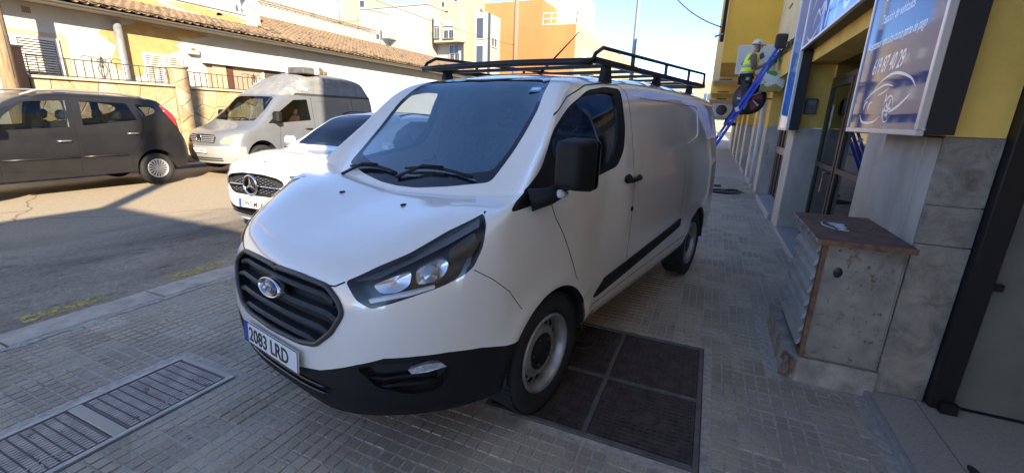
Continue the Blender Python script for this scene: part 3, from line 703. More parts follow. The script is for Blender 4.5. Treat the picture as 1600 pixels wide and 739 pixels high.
# ---- dark people carrier across the road
_z = [.28, .45, .68, .90, 1.08]
MPV_NET = net_of([
 [(.80,0,.28),(.86,0,.45),(.85,0,.65),(.75,0,.86),(.05,0,1.10),(-.40,0,1.38),(-.80,0,1.62),(-1.1,0,1.71),(-1.4,0,1.75)],
 [(.68,.55,.28),(.75,.56,.45),(.74,.56,.65),(.65,.55,.86),(.03,.55,1.10),(-.41,.52,1.38),(-.81,.47,1.61),(-1.15,.42,1.70),(-1.5,0,1.75)],
 [(.38,.80,.28),(.42,.82,.45),(.41,.83,.66),(.36,.82,.88),(-.02,.80,1.09),(-.44,.72,1.37),(-.85,.63,1.59),(-1.2,.55,1.69),(-1.6,0,1.75)],
 [(0,.85,.28),(0,.87,.45),(0,.88,.68),(-.02,.87,.89),(-.15,.86,1.08),(-.55,.79,1.37),(-.95,.69,1.60),(-1.3,.58,1.70),(-1.7,0,1.75)],
 _sidecol(-.8,[.85,.87,.885,.88,.87],_z,[(-1.0,.80,1.38),(-1.25,.70,1.61),(-1.5,.59,1.71),(-1.8,0,1.75)]),
 _sidecol(-1.5,[.85,.87,.885,.88,.87],_z,[(-1.52,.80,1.38),(-1.6,.70,1.615),(-1.75,.59,1.71),(-1.95,0,1.75)]),
 _sidecol(-2.1,[.85,.87,.885,.88,.87],_z,[(-2.1,.79,1.38),(-2.08,.70,1.61),(-2.1,.59,1.705),(-2.15,0,1.745)]),
 [(-2.7,.85,.28),(-2.7,.87,.45),(-2.7,.88,.68),(-2.7,.87,.90),(-2.7,.86,1.08),(-2.68,.78,1.38),(-2.6,.68,1.60),(-2.5,.58,1.69),(-2.4,0,1.73)],
 [(-3.15,.82,.30),(-3.17,.845,.45),(-3.17,.855,.68),(-3.15,.85,.90),(-3.1,.83,1.08),(-3.10,.76,1.38),(-2.98,.67,1.57),(-2.88,.57,1.67),(-2.75,0,1.72)],
 [(-3.36,.68,.32),(-3.42,.70,.45),(-3.42,.71,.68),(-3.38,.70,.90),(-3.32,.68,1.08),(-3.27,.65,1.38),(-3.13,.58,1.56),(-3.02,.49,1.65),(-2.85,0,1.70)],
 [(-3.42,0,.32),(-3.48,0,.45),(-3.48,0,.68),(-3.44,0,.9),(-3.38,0,1.08),(-3.34,0,1.38),(-3.2,0,1.57),(-3.1,0,1.65),(-3.0,0,1.68)],
])
for _k in (7, 8): MPV_NET[_k] = [(x, y, z+.04) for x, y, z in MPV_NET[_k]]
MPV_AT = (-11.47, 2.75, 0.0)
ROAD_Z = -0.06
def star_badge(parent, M, r, m, ring=.12):
    e = MB(); e.tube([M @ Vector((r*math.cos(2*PI*i/32), r*math.sin(2*PI*i/32), 0)) for i in range(32)], r*ring, 8, close=True)
    for k in range(3):
        a = PI/2+2*PI*k/3; ca, sa = math.cos(a), math.sin(a)
        e.prism([(0, -.16*r), (.95*r, 0), (0, .16*r)], .012, M @ axes((0, 0, -.006), (ca, sa, 0), (-sa, ca, 0), (0, 0, 1)))
    return e.build('emblem', m, parent)
def common():
    return dict(gap=mat('panel_gap_dark', (.02, .02, .022), .8), blk=mat('black_plastic', (.013, .0125, .012), .6), gloss=mat('gloss_black', (.012, .012, .014), .12, coat=.4), rub=mat('tyre_rubber', (.022, .022, .023), .75),
                chrome=mat('chrome', (.8, .8, .82), .12, 1.0), hub=mat('hub_black', (.012, .012, .013), .5), glassd=glass('car_glass', (.45, .50, .50), 0, 1.6), seat=mat('seat_cloth', (.05, .05, .055), .9), pw=mat('plate_white', (.80, .80, .78), .35), pk=mat('plate_black', (.015, .015, .015), .4), pb=mat('plate_blue', (.02, .06, .35), .35))
def strips(sk, *lines, w=.008):
    for L in lines: sk.strip('panel_gap', L, w, 'side', 'body')
def seats(root, spots, m, zs=.55, h=.62):
    for x, y in spots:
        b = MB(); b.box(x-.02, x+.48, y-.25, y+.25, zs-.12, zs+.02, None, .05); b.box(-.06, .06, -.24, .24, 0, h, T(x, y, zs) @ Matrix.Rotation(-.22, 4, 'Y'), .05); o = b.build('seat', m, root)
        k = MB(); k.box(-.05, .05, -.13, .13, h+.02, h+.20, T(x, y, zs) @ Matrix.Rotation(-.22, 4, 'Y'), .04); k.build('headrest', m, o)
def build_suv():
    D = common(); sk = Skin(SUV_NET, 5); pb = Probe(sk); c = sk.cut
    root = thing('parked_suv', 'white SUV with large star emblem parked at the kerb behind the van', 'car', (SUV_AT[0], SUV_AT[1], ROAD_Z), SUV_AT[2]-PI/2)
    paint = mat('suv_white', (.80, .80, .80), .2, coat=1.0, var=.02)
    c('arch', arch(0, .36, .39), 'side', mind=.05); c('arch', arch(-2.87, .36, .39), 'side', mind=.05)
    c('grille', rounded([(-.05, .850), (.20, .847), (.41, .82), (.50, .78), (.505, .72), (.40, .62), (.32, .595), (-.05, .59)], .03), 'front', 'body')
    c('intake', rounded([(-.05, .40), (.40, .40), (.62, .45), (.66, .40), (.55, .30), (-.05, .27)], .02), 'front', 'body')
    c('headlight', rounded([(-.17, .86), (.05, .885), (.30, .915), (.34, .895), (.25, .845), (.0, .80), (-.12, .80)], .02), 'diag', 'body')
    c('vent', rounded([(-.02, .62), (.16, .60), (.20, .46), (.14, .40), (.02, .44)], .02), 'diag', 'body')
    c('windscreen', rounded([(-.05, 1.60), (.36, 1.585), (.55, 1.535), (.63, 1.37), (.66, 1.15), (.40, 1.14), (-.05, 1.145)], .04), 'front', 'body', cond=lambda p: p.x < -.2 and p.x > -1.6)
    c('roof', [(-1.32, -.1), (-1.30, .3), (-1.36, .56), (-2.9, .56), (-2.95, -.1)], 'top', 'body', cond=lambda p: p.z > 1.3)
    c('window', rounded([(-.75, 1.12), (-1.05, 1.36), (-1.45, 1.52), (-2.5, 1.50), (-3.1, 1.33), (-3.2, 1.14)], .06), 'side', 'body')
    strips(sk, [(-.2, 1.0), (-.35, .8), (-.42, .35)], [(-1.45, 1.1), (-1.45, .35)])
    sk.drop('arch'); sk.part('body', 'body', paint, root); tag(sk.part('panel_gap', 'panel_gap', D['gap'], root, .006), kind='stuff')
    gr = sk.part('grille', 'grille', D['gap'], root, .04)
    # stamped mesh of the grille
    b = MB()
    for i in range(22):
        for j in range(7):
            y = -.50+i*.0476; z = .60+j*.036+(.018 if i % 2 else 0)
            if abs(y) > .47-.5*max(0, .68-z)*2.2 or z > .83-.14*(abs(y)/.5)**2 or z < .605: continue
            p, q = pb.front(y, z); b.lathe([(.0, .0), (.012, .0), (.012, -.03)], 6, axes(p-Vector((.016, 0, 0)), (0, 1, 0), (0, 0, 1), (1, 0, 0)))
    tag(b.build('mesh', mat('grille_grey', (.05, .05, .053), .35, .5), gr), kind='stuff')
    for s in (1, -1):
        L = [pb.front(s*y, .715-.012*(y/.5))[0]+Vector((.004, 0, 0)) for y in (.13, .22, .32, .42, .49)]
        b = MB(); b.tube(L, .014, 8); b.build('grille_bar', D['chrome'], gr)
    fr = rounded([(0, .850), (.20, .847), (.41, .82), (.50, .78), (.505, .72), (.40, .62), (.32, .595), (0, .59)], .03); fr = [p for p in fr if p[0] > .01]
    fl = [(0, .850)]+fr+[(0, .59)]; fl = fl+[(-y, z) for y, z in reversed(fl[1:-1])]
    b = MB(); b.tube([pb.front(y, z)[0] for y, z in fl], .011, 6, close=True); b.build('grille_frame', D['blk'], gr)
    p, q = pb.front(0, .715); b = MB(); b.lathe([(0, 0), (.10, 0), (.10, -.03)], 32, axes(p+Vector((.012, 0, 0)), (0, 1, 0), (0, 0, 1), (1, 0, 0))); b.build('badge_plate', D['gloss'], gr)
    star_badge(root, axes(p+Vector((.022, 0, 0)), (0, 1, 0), (0, 0, 1), (1, 0, 0)), .118, D['chrome'])
    ik = sk.part('intake', 'lower_intake', D['blk'], root, .05)
    b = MB(); b.tube([pb.front(y*.05-.6, .285+.03*(abs(y*.05-.6)/.6)**2)[0]+Vector((.004, 0, 0)) for y in range(25)], .012, 6); b.build('chrome_lip', D['chrome'], ik)
    plate(root, axes(pb.front(0, .47)[0]+Vector((.015, 0, 0)), (0, 1, 0), (-.08, 0, .9968), (.9968, 0, .08)), .52, .11, '5993 MVK', D['pw'], D['pk'], D['pb'])
    for hf in ('left', 'right'):
        sk.part('headlight', 'headlight', mat('suv_lamp', (.10, .11, .12), .08, .3, coat=1), root, .006, half=hf)
        sk.part('vent', 'bumper_vent', D['gloss'], root, .03, half=hf)
        sk.part('window', 'side_window', glass('suv_glass', (.10, .12, .13), 0, 1.8), root, .006, half=hf)
    sk.part('windscreen', 'windscreen', glass('suv_screen', (.30, .36, .38), 0, 1.85), root, .004); sk.part('roof', 'roof', D['gloss'], root, .002)
    p, q = pb.top(.40, -.08) ; b = MB(); b.lathe([(0, .006), (.018, .004), (.02, 0)], 16, T(.66, 0, pb.top(.66, 0)[0].z)); b.build('bonnet_badge', D['blk'], root)
    for s in (1, -1):
        for x in (0, -2.87): make_wheel(root, x, .945*s, .36, .36, .25, .22, s, 5, D['rub'], mat('alloy', (.4, .4, .42), .3, .9), D['hub'])
        b = MB(); b.box(-.62, -.50, .98*s-.10, .98*s+.10, 1.10, 1.24, None, .04); b.build('mirror', paint, root)
        b = MB(); b.tube([(-1.35, .60*s, 1.60), (-1.6, .66*s, 1.64), (-2.8, .66*s, 1.60), (-3.0, .6*s, 1.54)], .014, 6); b.build('roof_rail', D['gloss'], root)
    for x in (0, -2.87): liner(root, x, .36, .395, .5, .93, D['gap'])
    b = MB(); b.prism([(-.25, .8), (-.25, 1.10), (-.8, 1.06), (-.85, .8)], 1.5, axes((0, .75, 0), (1, 0, 0), (0, 0, 1), (0, -1, 0))); b.build('dashboard', D['blk'], root)
    b = MB(); b.box(-3.5, .5, -.7, .7, .28, .40); b.build('underbody', D['gap'], root)
    seats(root, ((-1.5, .38), (-1.5, -.38)), D['seat'], .62); sk.bm.free()
def build_hiroof():
    D = common(); sk = Skin(HI_NET, 5); pb = Probe(sk); c = sk.cut
    root = thing('high_roof_van', 'silver van with tall fabric-grey high roof parked by the stone wall', 'van', (HI_AT[0], HI_AT[1], .02), HI_AT[2]-PI/2)
    paint = mat('silver_paint', (.22, .235, .26), .32, .35, coat=.5, var=.06, scale=3)
    c('arch', arch(-.03, .40, .40), 'side', mind=.05); c('arch', arch(-3.30, .40, .40), 'side', mind=.05)
    c('bumper', [(-1.2, .655), (-.15, .665), (.40, .655), (.42, .1), (-1.2, .1)], 'diag', 'body', mind=-.2, cond=lambda p: p.x > .2)
    c('grille', rounded([(-.05, .93), (.42, .92), (.49, .86), (.46, .73), (-.05, .75)], .02), 'front', 'body')
    c('headlight', rounded([(-.15, .735), (-.06, .865), (.20, .945), (.36, .935), (.30, .80), (.04, .728)], .03), 'diag', 'body')
    c('windscreen', rounded([(-.05, 1.865), (.60, 1.86), (.70, 1.82), (.735, 1.50), (.735, 1.26), (-.05, 1.23)], .03), 'front', 'body', cond=lambda p: p.x < .3 and p.z > 1.1 and p.x > -1.05)
    c('window', rounded([(-.275, 1.20), (-.636, 1.475), (-1.15, 1.80), (-1.58, 1.83), (-1.60, 1.285), (-.894, 1.235)], .03), 'side', 'body')
    c('roof_cap', [(-5, 1.925), (-1.0, 1.925), (-.9, 1.91), (.5, 1.91), (.5, 3), (-5, 3)], 'side', 'body', mind=-2)
    c('roof_seam', [(-5, 1.93), (.5, 1.93), (.5, 1.985), (-5, 1.985)], 'side', 'roof_cap', mind=-2, cond=lambda p: p.x < -1.2)
    c('load_window', rounded([(-1.86, 1.80), (-3.05, 1.80), (-3.15, 1.30), (-1.80, 1.27)], .06), 'side', 'body')
    strips(sk, [(-.545, .40), (-.545, .75), (-.62, 1.17)], [(-1.70, .4), (-1.70, 1.0), (-1.72, 1.9)], [(-3.25, .8), (-3.25, 1.9)], w=.010)
    sk.drop('arch'); sk.part('body', 'body', paint, root); tag(sk.part('panel_gap', 'panel_gap', D['gap'], root, .006), kind='stuff')
    sk.part('bumper', 'bumper', mat('grey_bumper', (.30, .30, .29), .55), root)
    cap = sk.part('roof_cap', 'high_roof', mat('roof_grp', (.23, .23, .225), .6, var=.15, scale=5, spots=((.36, .355, .34), 2.5, .60)), root); sk.part('roof_seam', 'roof_seam', mat('seam_grey', (.05, .05, .05), .7), cap, -.01)
    gr = sk.part('grille', 'grille', D['gap'], root, .03)
    for z in (.765, .805, .845, .885):
        b = MB(); b.tube([pb.front(-.44+.88*i/16, z)[0] for i in range(17)], .011, 6); b.build('slat', mat('grey_bumper', (.3, .3, .3)), gr)
    p, q = pb.front(0, .84); b = MB(); b.lathe([(0, 0), (.085, 0)], 24, axes(p+Vector((.015, 0, 0)), (0, 1, 0), (0, 0, 1), (1, 0, 0))); b.build('badge_plate', D['gloss'], gr)
    star_badge(root, axes(p+Vector((.03, 0, 0)), (0, 1, 0), (0, 0, 1), (1, 0, 0)), .095, D['chrome'], .14)
    plate(root, axes(pb.front(0, .55)[0]+Vector((.02, 0, 0)), (0, 1, 0), (0, 0, 1), (1, 0, 0)), .52, .11, '3225 FBW', D['pw'], D['pk'], D['pb'])
    b = MB()
    for z in (.33, .38): b.tube([pb.front(-.6+1.2*i/16, z)[0] for i in range(17)], .014, 6)
    tag(b.build('lower_slot', D['gap'], root), kind='stuff')
    for hf in ('left', 'right'):
        sk.part('headlight', 'headlight', mat('hazed_lamp', (.30, .27, .18), .22, .1, coat=.5, var=.25, scale=12), root, .004, half=hf)
        sk.part('window', 'door_window', D['glassd'], root, .008, half=hf)
        sk.part('load_window', 'side_panel', paint, root, .008, half=hf)
        s = 1 if hf == 'left' else -1
        for x in (-.03, -3.30): make_wheel(root, x, .965*s, .34, .34, .215, .21, s, 'steel', D['rub'], mat('steel_grey', (.2, .2, .2), .5, .5), D['hub'])
        m = MB(); m.box(-.56, -.38, 1.05*s-.11, 1.05*s+.11, 1.22, 1.50, None, .05); mo = m.build('mirror', D['blk'], root)
        a = MB(); a.bar((-.42, .92*s, 1.22), (-.46, 1.0*s, 1.28), .05, .05); a.build('mirror_arm', D['blk'], mo)
        h = MB(); p, q = pb.side(-1.48, 1.06, s); h.tube([(-1.38, p.y+.01*s, 1.06), (-1.42, p.y+.03*s, 1.06), (-1.56, p.y+.03*s, 1.06), (-1.60, p.y+.01*s, 1.06)], .016, 6); h.build('door_handle', D['blk'], root)
    for x in (-.03, -3.3): liner(root, x, .40, .405, .5, .95, D['gap'])
    sk.part('windscreen', 'windscreen', D['glassd'], root, .004)
    for y0, y1 in ((-.05, .55), (-.62, -.1)):
        w = MB(); w.tube([pb.front(y0+(y1-y0)*i/6, 1.28+.03*math.sin(i/6*PI))[0]+Vector((.015, 0, .01)) for i in range(7)], .012, 6); w.build('wiper', D['blk'], root)
    # sticker on the cap and the gear tied on the roof
    p, q = pb.side(-1.55, 2.18, 1); t = axes(p+q*.006, (-1, 0, 0), Vector((q.x*-q.z, -q.z, q.y)).normalized(), q)
    b = MB(); b.box(-.14, .14, -.13, .13, -.002, .002, t); st = b.build('sticker', D['pw'], root)
    text_obj('sticker_print', 'FRAN', .10, D['pk'], t @ T(-.12, .0, .003), st); text_obj('sticker_print', 'TATO', .055, mat('print_red', (.35, .05, .04), .5), t @ T(-.08, -.10, .003), st)
    b = MB(); b.prism([(.0, .75), (.0, 1.15), (-.35, 1.15), (-.55, .75)], 1.7, axes((0, .85, 0), (1, 0, 0), (0, 0, 1), (0, -1, 0))); b.build('dashboard', D['blk'], root)
    b = MB(); b.box(-1.75, -1.70, -.85, .85, .4, 1.85); b.build('bulkhead', D['blk'], root); b = MB(); b.box(-4.0, .4, -.75, .75, .3, .42); b.build('underbody', D['gap'], root)
    seats(root, ((-1.35, .42),), mat('seat_red', (.13, .05, .045), .9), .8, .6); seats(root, ((-1.35, -.42),), D['seat'], .8, .6)
    g = thing('roof_box', 'dark cartons and white box strapped on top of the silver high-roof van', 'luggage', (HI_AT[0]+.45, HI_AT[1]+2.0, 2.53))
    b = MB(); b.box(-.3, .3, -.35, .05, 0, .17, None, .02); b.build('carton', mat('dark_carton', (.11, .11, .10), .8, var=.3, scale=5), g)
    b = MB(); b.box(-.3, .3, .06, .22, 0, .19, None, .02); b.build('white_box', mat('offwhite', (.75, .72, .62), .6, spots=((.05, .05, .05), 6, .62)), g)
    b = MB(); b.tube([(-.3+.06*math.sin(i*1.7), .3+i*.09, .12+.07*math.sin(i*2.3)) for i in range(9)], .08, 7, radii=[.08+.04*abs(math.sin(i*3.1)) for i in range(9)]); b.build('tarp_roll', mat('tarp_brown', (.16, .11, .07), .85, var=.6, scale=14), g)
    sk.bm.free()
def build_mpv():
    D = common(); sk = Skin(MPV_NET, 5); pb = Probe(sk); c = sk.cut
    root = thing('people_carrier', 'dusty dark grey people carrier with roof rails and red tail lamp', 'car', (MPV_AT[0], MPV_AT[1], ROAD_Z+.04), MPV_AT[2]-PI/2)
    paint = mat('dusty_charcoal', (.013, .013, .015), .32, .1, coat=.35, col2=(.028, .027, .028), scale=2.5, rvar=.12, thr=(.2, .85))
    c('arch', arch(0, .345, .365), 'side', mind=.05); c('arch', arch(-2.70, .345, .365), 'side', mind=.05)
    c('window', rounded([(-.45, 1.12), (-.62, 1.36), (-.92, 1.59), (-1.42, 1.625), (-1.38, 1.17)], .03), 'side', 'body'); c('window', rounded([(-1.68, 1.63), (-2.42, 1.61), (-2.50, 1.296), (-1.602, 1.191)], .03), 'side', 'body')
    c('window', rounded([(-2.56, 1.60), (-2.80, 1.565), (-2.89, 1.50), (-2.86, 1.44), (-2.729, 1.384), (-2.63, 1.369)], .03), 'side', 'body')
    c('tail_lamp', rounded([(-3.02, 1.60), (-3.10, 1.60), (-3.22, 1.40), (-3.335, 1.13), (-3.29, 1.10), (-3.20, 1.20), (-3.08, 1.42)], .012), 'side', 'body', mind=.02)
    c('tail_lamp', [(.42, 1.60), (.56, 1.58), (.70, 1.36), (.72, 1.10), (.60, 1.10), (.56, 1.36)], 'rear', 'body')
    c('windscreen', rounded([(-.05, 1.60), (.45, 1.59), (.60, 1.53), (.70, 1.15), (-.05, 1.13)], .03), 'front', 'body', cond=lambda p: p.z > 1.1 and p.x > -1)
    c('rear_window', rounded([(-.05, 1.55), (.45, 1.54), (.52, 1.2), (-.05, 1.18)], .03), 'rear', 'body')
    c('headlight', rounded([(-.20, .80), (.10, .86), (.28, .88), (.22, .72), (-.15, .68)], .03), 'diag', 'body')
    strips(sk, [(-1.55, 1.68), (-1.50, 1.1), (-1.46, .36)], [(-2.52, 1.66), (-2.60, 1.28), (-2.50, .95), (-2.28, .62), (-2.26, .36)], [(-.25, 1.05), (-.40, .8), (-.42, .38)], w=.012)
    sk.drop('arch'); sk.part('body', 'body', paint, root); tag(sk.part('panel_gap', 'panel_gap', D['gap'], root, .008), kind='stuff')
    for hf in ('left', 'right'):
        s = 1 if hf == 'left' else -1
        V, F, N = sk.part_mesh('window', .006, True, True, hf); meshobj('side_windows', V, F, D['glassd'], root, True)
        sk.part('tail_lamp', 'tail_lamp', mat('tail_red', (.55, .03, .03), .12, coat=1), root, -.006, half=hf)
        sk.part('headlight', 'headlight', mat('suv_lamp', (.1, .1, .1), .1), root, .004, half=hf)
        for x in (0, -2.70): make_wheel(root, x, .875*s, .315, .315, .195, .20, s, 17, D['rub'], mat('trim_silver', (.60, .60, .60), .4, .3), D['hub'])
        b = MB(); b.tube([(-.95, .60*s, 1.70), (-1.15, .66*s, 1.79), (-1.5, .67*s, 1.81), (-2.3, .67*s, 1.79), (-2.7, .63*s, 1.74), (-2.85, .60*s, 1.67)], .02, 8); b.build('roof_rail', mat('rail_silver', (.5, .48, .44), .4, .6), root)
        for x, z in ((-1.29, .93), (-2.36, 1.04)):
            p, q = pb.side(x, z, s); h = MB(); h.tube([(x+.10, p.y+.008*s, z), (x+.06, p.y+.03*s, z), (x-.06, p.y+.03*s, z), (x-.10, p.y+.008*s, z)], .015, 6); h.build('door_handle', mat('worn_chrome', (.5, .48, .45), .3, .8), root)
        L = [(x, pb.side(x, .635, s)[0].y+.006*s, .635) for x in (-.45, -.9, -1.44)]; b = MB(); b.tube(L, .018, 6); L = [(x, pb.side(x, .635, s)[0].y+.006*s, .635) for x in (-1.5, -1.9, -2.2)]; b.tube(L, .018, 6); tag(b.build('side_moulding', paint, root), kind='stuff')
        m = MB(); m.box(-.45, -.28, .98*s-.1, .98*s+.1, 1.08, 1.26, None, .04); m.build('mirror', D['blk'], root)
        b = MB(); p, q = pb.side(-1.39, 1.4, s); b.tube([(-1.47, pb.side(-1.43, 1.6, s)[0].y, 1.63), (-1.40, pb.side(-1.38, 1.17, s)[0].y, 1.17)], .012, 6); b.build('door_trim', mat('worn_chrome', (.5, .48, .45)), root)
    for x in (0, -2.70): liner(root, x, .345, .37, .45, .86, D['gap'])
    sk.part('windscreen', 'windscreen', D['glassd'], root, .004); sk.part('rear_window', 'rear_window', D['glassd'], root, .004)
    b = MB(); b.prism([(.0, .75), (.0, 1.08), (-.4, 1.08), (-.6, .75)], 1.5, axes((0, .75, 0), (1, 0, 0), (0, 0, 1), (0, -1, 0))); b.build('dashboard', D['blk'], root)
    b = MB(); b.box(-3.2, .5, -.68, .68, .26, .40); b.build('underbody', D['gap'], root)
    seats(root, ((-1.35, .36), (-1.35, -.36), (-2.2, .36), (-2.2, -.36)), mat('seat_dark', (.03, .03, .033), .9), .62, .66); sk.bm.free()
# ---------------------------------------------------------------- ground, road, pavements
KERB_X, FAC_X = -4.43, 1.12
def sheet(name, x0, x1, y0, y1, z, m, parent=None, n=1):
    return meshobj(name, [(x0, y0, z), (x1, y0, z), (x1, y1, z), (x0, y1, z)], [(0, 1, 2, 3)], m, parent)
def asphalt():
    m, t, p = _nodes('asphalt'); N = t.nodes; L = t.links
    g = N.new('ShaderNodeNewGeometry')
    def noise(sc, det, ro=.6, st=None):
        n = N.new('ShaderNodeTexNoise'); n.inputs['Scale'].default_value = sc; n.inputs['Detail'].default_value = det; n.inputs['Roughness'].default_value = ro
        v = g.outputs['Position']
        if st:
            mp = N.new('ShaderNodeMapping'); mp.inputs['Scale'].default_value = st; L.new(v, mp.inputs[0]); v = mp.outputs[0]
        L.new(v, n.inputs['Vector']); return n.outputs['Fac']
    def ramp(f, a, b, ca, cb):
        r = N.new('ShaderNodeValToRGB'); e = r.color_ramp.elements; e[0].position = a; e[1].position = b; e[0].color = (*ca, 1); e[1].color = (*cb, 1); L.new(f, r.inputs[0]); return r.outputs[0]
    def mix(f, a, b, bl='MIX'):
        x = N.new('ShaderNodeMix'); x.data_type = 'RGBA'; x.blend_type = bl
        if isinstance(f, float): x.inputs['Factor'].default_value = f
        else: L.new(f, x.inputs['Factor'])
        L.new(a, x.inputs[6]); L.new(b, x.inputs[7]); return x.outputs[2]
    base = ramp(noise(150, 5, .75), .36, .66, (.22, .19, .15), (.40, .35, .275))
    patch = ramp(noise(.9, 6, .6, (1, .35, 1)), .38, .62, (.50, .50, .51), (1.25, 1.22, 1.16))
    c = mix(1.0, base, patch, 'MULTIPLY')
    mid = ramp(noise(28, 6, .75), .36, .66, (.70, .70, .70), (1.25, 1.25, 1.24)); c = mix(1.0, c, mid, 'MULTIPLY')
    st = ramp(noise(3.5, 7, .7, (1, .5, 1)), .56, .66, (1, 1, 1), (.55, .55, .56)); c = mix(1.0, c, st, 'MULTIPLY')
    # sunlit strip painted into the far lane: paler, warmer colour with uneven edges
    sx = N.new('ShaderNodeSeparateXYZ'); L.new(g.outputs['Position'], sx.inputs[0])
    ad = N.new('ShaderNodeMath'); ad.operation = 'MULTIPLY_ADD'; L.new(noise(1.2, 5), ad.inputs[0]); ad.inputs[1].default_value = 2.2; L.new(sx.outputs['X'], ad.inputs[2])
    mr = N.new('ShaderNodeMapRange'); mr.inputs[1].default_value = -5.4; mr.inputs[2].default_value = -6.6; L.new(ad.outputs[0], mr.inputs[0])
    sunlit_tone = ramp(noise(45, 7, .8), .34, .68, (.29, .23, .15), (.52, .425, .295)); c = mix(mr.outputs[0], c, sunlit_tone)
    # cracks
    w = N.new('ShaderNodeTexVoronoi'); w.feature = 'DISTANCE_TO_EDGE'; w.inputs['Scale'].default_value = .16
    wv = N.new('ShaderNodeVectorMath'); wv.operation = 'ADD'; n3 = N.new('ShaderNodeTexNoise'); n3.inputs['Scale'].default_value = .6; n3.inputs['Detail'].default_value = 6; L.new(g.outputs['Position'], n3.inputs['Vector'])
    L.new(g.outputs['Position'], wv.inputs[0]); L.new(n3.outputs['Color'], wv.inputs[1]); L.new(wv.outputs[0], w.inputs['Vector'])
    ck = ramp(w.outputs['Distance'], .0006, .0028, (.45, .45, .45), (1, 1, 1)); c = mix(1.0, c, ck, 'MULTIPLY')
    L.new(c, p.inputs['Base Color']); p.inputs['Roughness'].default_value = .82; p.inputs['Specular IOR Level'].default_value = .35
    b = N.new('ShaderNodeBump'); b.inputs['Strength'].default_value = .55; b.inputs['Distance'].default_value = .006; L.new(noise(230, 4), b.inputs['Height']); L.new(b.outputs[0], p.inputs['Normal'])
    return m
def tile_material():
    """grey cement tile; tone differs from tile to tile, stains of their own shape"""
    m, t, p = _nodes('paving_cement'); N = t.nodes; L = t.links
    g = N.new('ShaderNodeNewGeometry')
    ad = N.new('ShaderNodeVectorMath'); ad.operation = 'ADD'; ad.inputs[1].default_value = (-.14, 0, 0); L.new(g.outputs['Position'], ad.inputs[0])
    sn = N.new('ShaderNodeVectorMath'); sn.operation = 'SNAP'; sn.inputs[1].default_value = (.2, .2, 10); L.new(ad.outputs[0], sn.inputs[0])
    wn = N.new('ShaderNodeTexWhiteNoise'); L.new(sn.outputs[0], wn.inputs['Vector'])
    mr = N.new('ShaderNodeMapRange'); mr.inputs[3].default_value = .80; mr.inputs[4].default_value = 1.15; L.new(wn.outputs['Value'], mr.inputs[0])
    def nz(sc, a, b, ca, cb, det=6):
        n = N.new('ShaderNodeTexNoise'); n.inputs['Scale'].default_value = sc; n.inputs['Detail'].default_value = det; n.inputs['Roughness'].default_value = .65; L.new(g.outputs['Position'], n.inputs['Vector'])
        r = N.new('ShaderNodeValToRGB'); e = r.color_ramp.elements; e[0].position = a; e[1].position = b; e[0].color = (*ca, 1); e[1].color = (*cb, 1); L.new(n.outputs['Fac'], r.inputs[0]); return r.outputs[0], n
    def mul(a, b):
        x = N.new('ShaderNodeMix'); x.data_type = 'RGBA'; x.blend_type = 'MULTIPLY'; x.inputs['Factor'].default_value = 1; L.new(a, x.inputs[6]); L.new(b, x.inputs[7]); return x.outputs[2]
    base, _ = nz(1.3, .3, .7, (.46, .395, .30), (.59, .505, .385))
    fine, fn = nz(140, .3, .75, (.72, .72, .72), (1.15, 1.15, 1.15), 3)
    spot, _ = nz(9, .66, .70, (1, 1, 1), (.35, .35, .36)); big, _ = nz(.8, .35, .68, (.72, .72, .74), (1.12, 1.1, 1.06)); mid, _ = nz(3.2, .55, .72, (1, 1, 1), (.66, .65, .64)); c = mul(mul(mul(mul(mul(base, fine), spot), big), mid), mr.outputs[0])
    L.new(c, p.inputs['Base Color']); p.inputs['Roughness'].default_value = .72; p.inputs['Specular IOR Level'].default_value = .4
    b = N.new('ShaderNodeBump'); b.inputs['Strength'].default_value = .4; b.inputs['Distance'].default_value = .003; L.new(fn.outputs['Fac'], b.inputs['Height']); L.new(b.outputs[0], p.inputs['Normal'])
    return m
def far_paving():
    m, t, p = _nodes('paving_far'); N = t.nodes; L = t.links; g = N.new('ShaderNodeNewGeometry')
    br = N.new('ShaderNodeTexBrick'); br.offset = 0; br.inputs['Color1'].default_value = (.38, .34, .28, 1); br.inputs['Color2'].default_value = (.42, .38, .315, 1); br.inputs['Mortar'].default_value = (.52, .48, .41, 1)
    br.inputs['Scale'].default_value = 1; br.inputs['Mortar Size'].default_value = .008; br.inputs['Brick Width'].default_value = .0667; br.inputs['Row Height'].default_value = .0667
    L.new(g.outputs['Position'], br.inputs['Vector']); L.new(br.outputs['Color'], p.inputs['Base Color']); p.inputs['Roughness'].default_value = .75
    return m
COVERS = [(-2.99, -2.47, -.28, 1.48), (-.99, .16, 1.93, 3.22)]          # openings left for the service covers
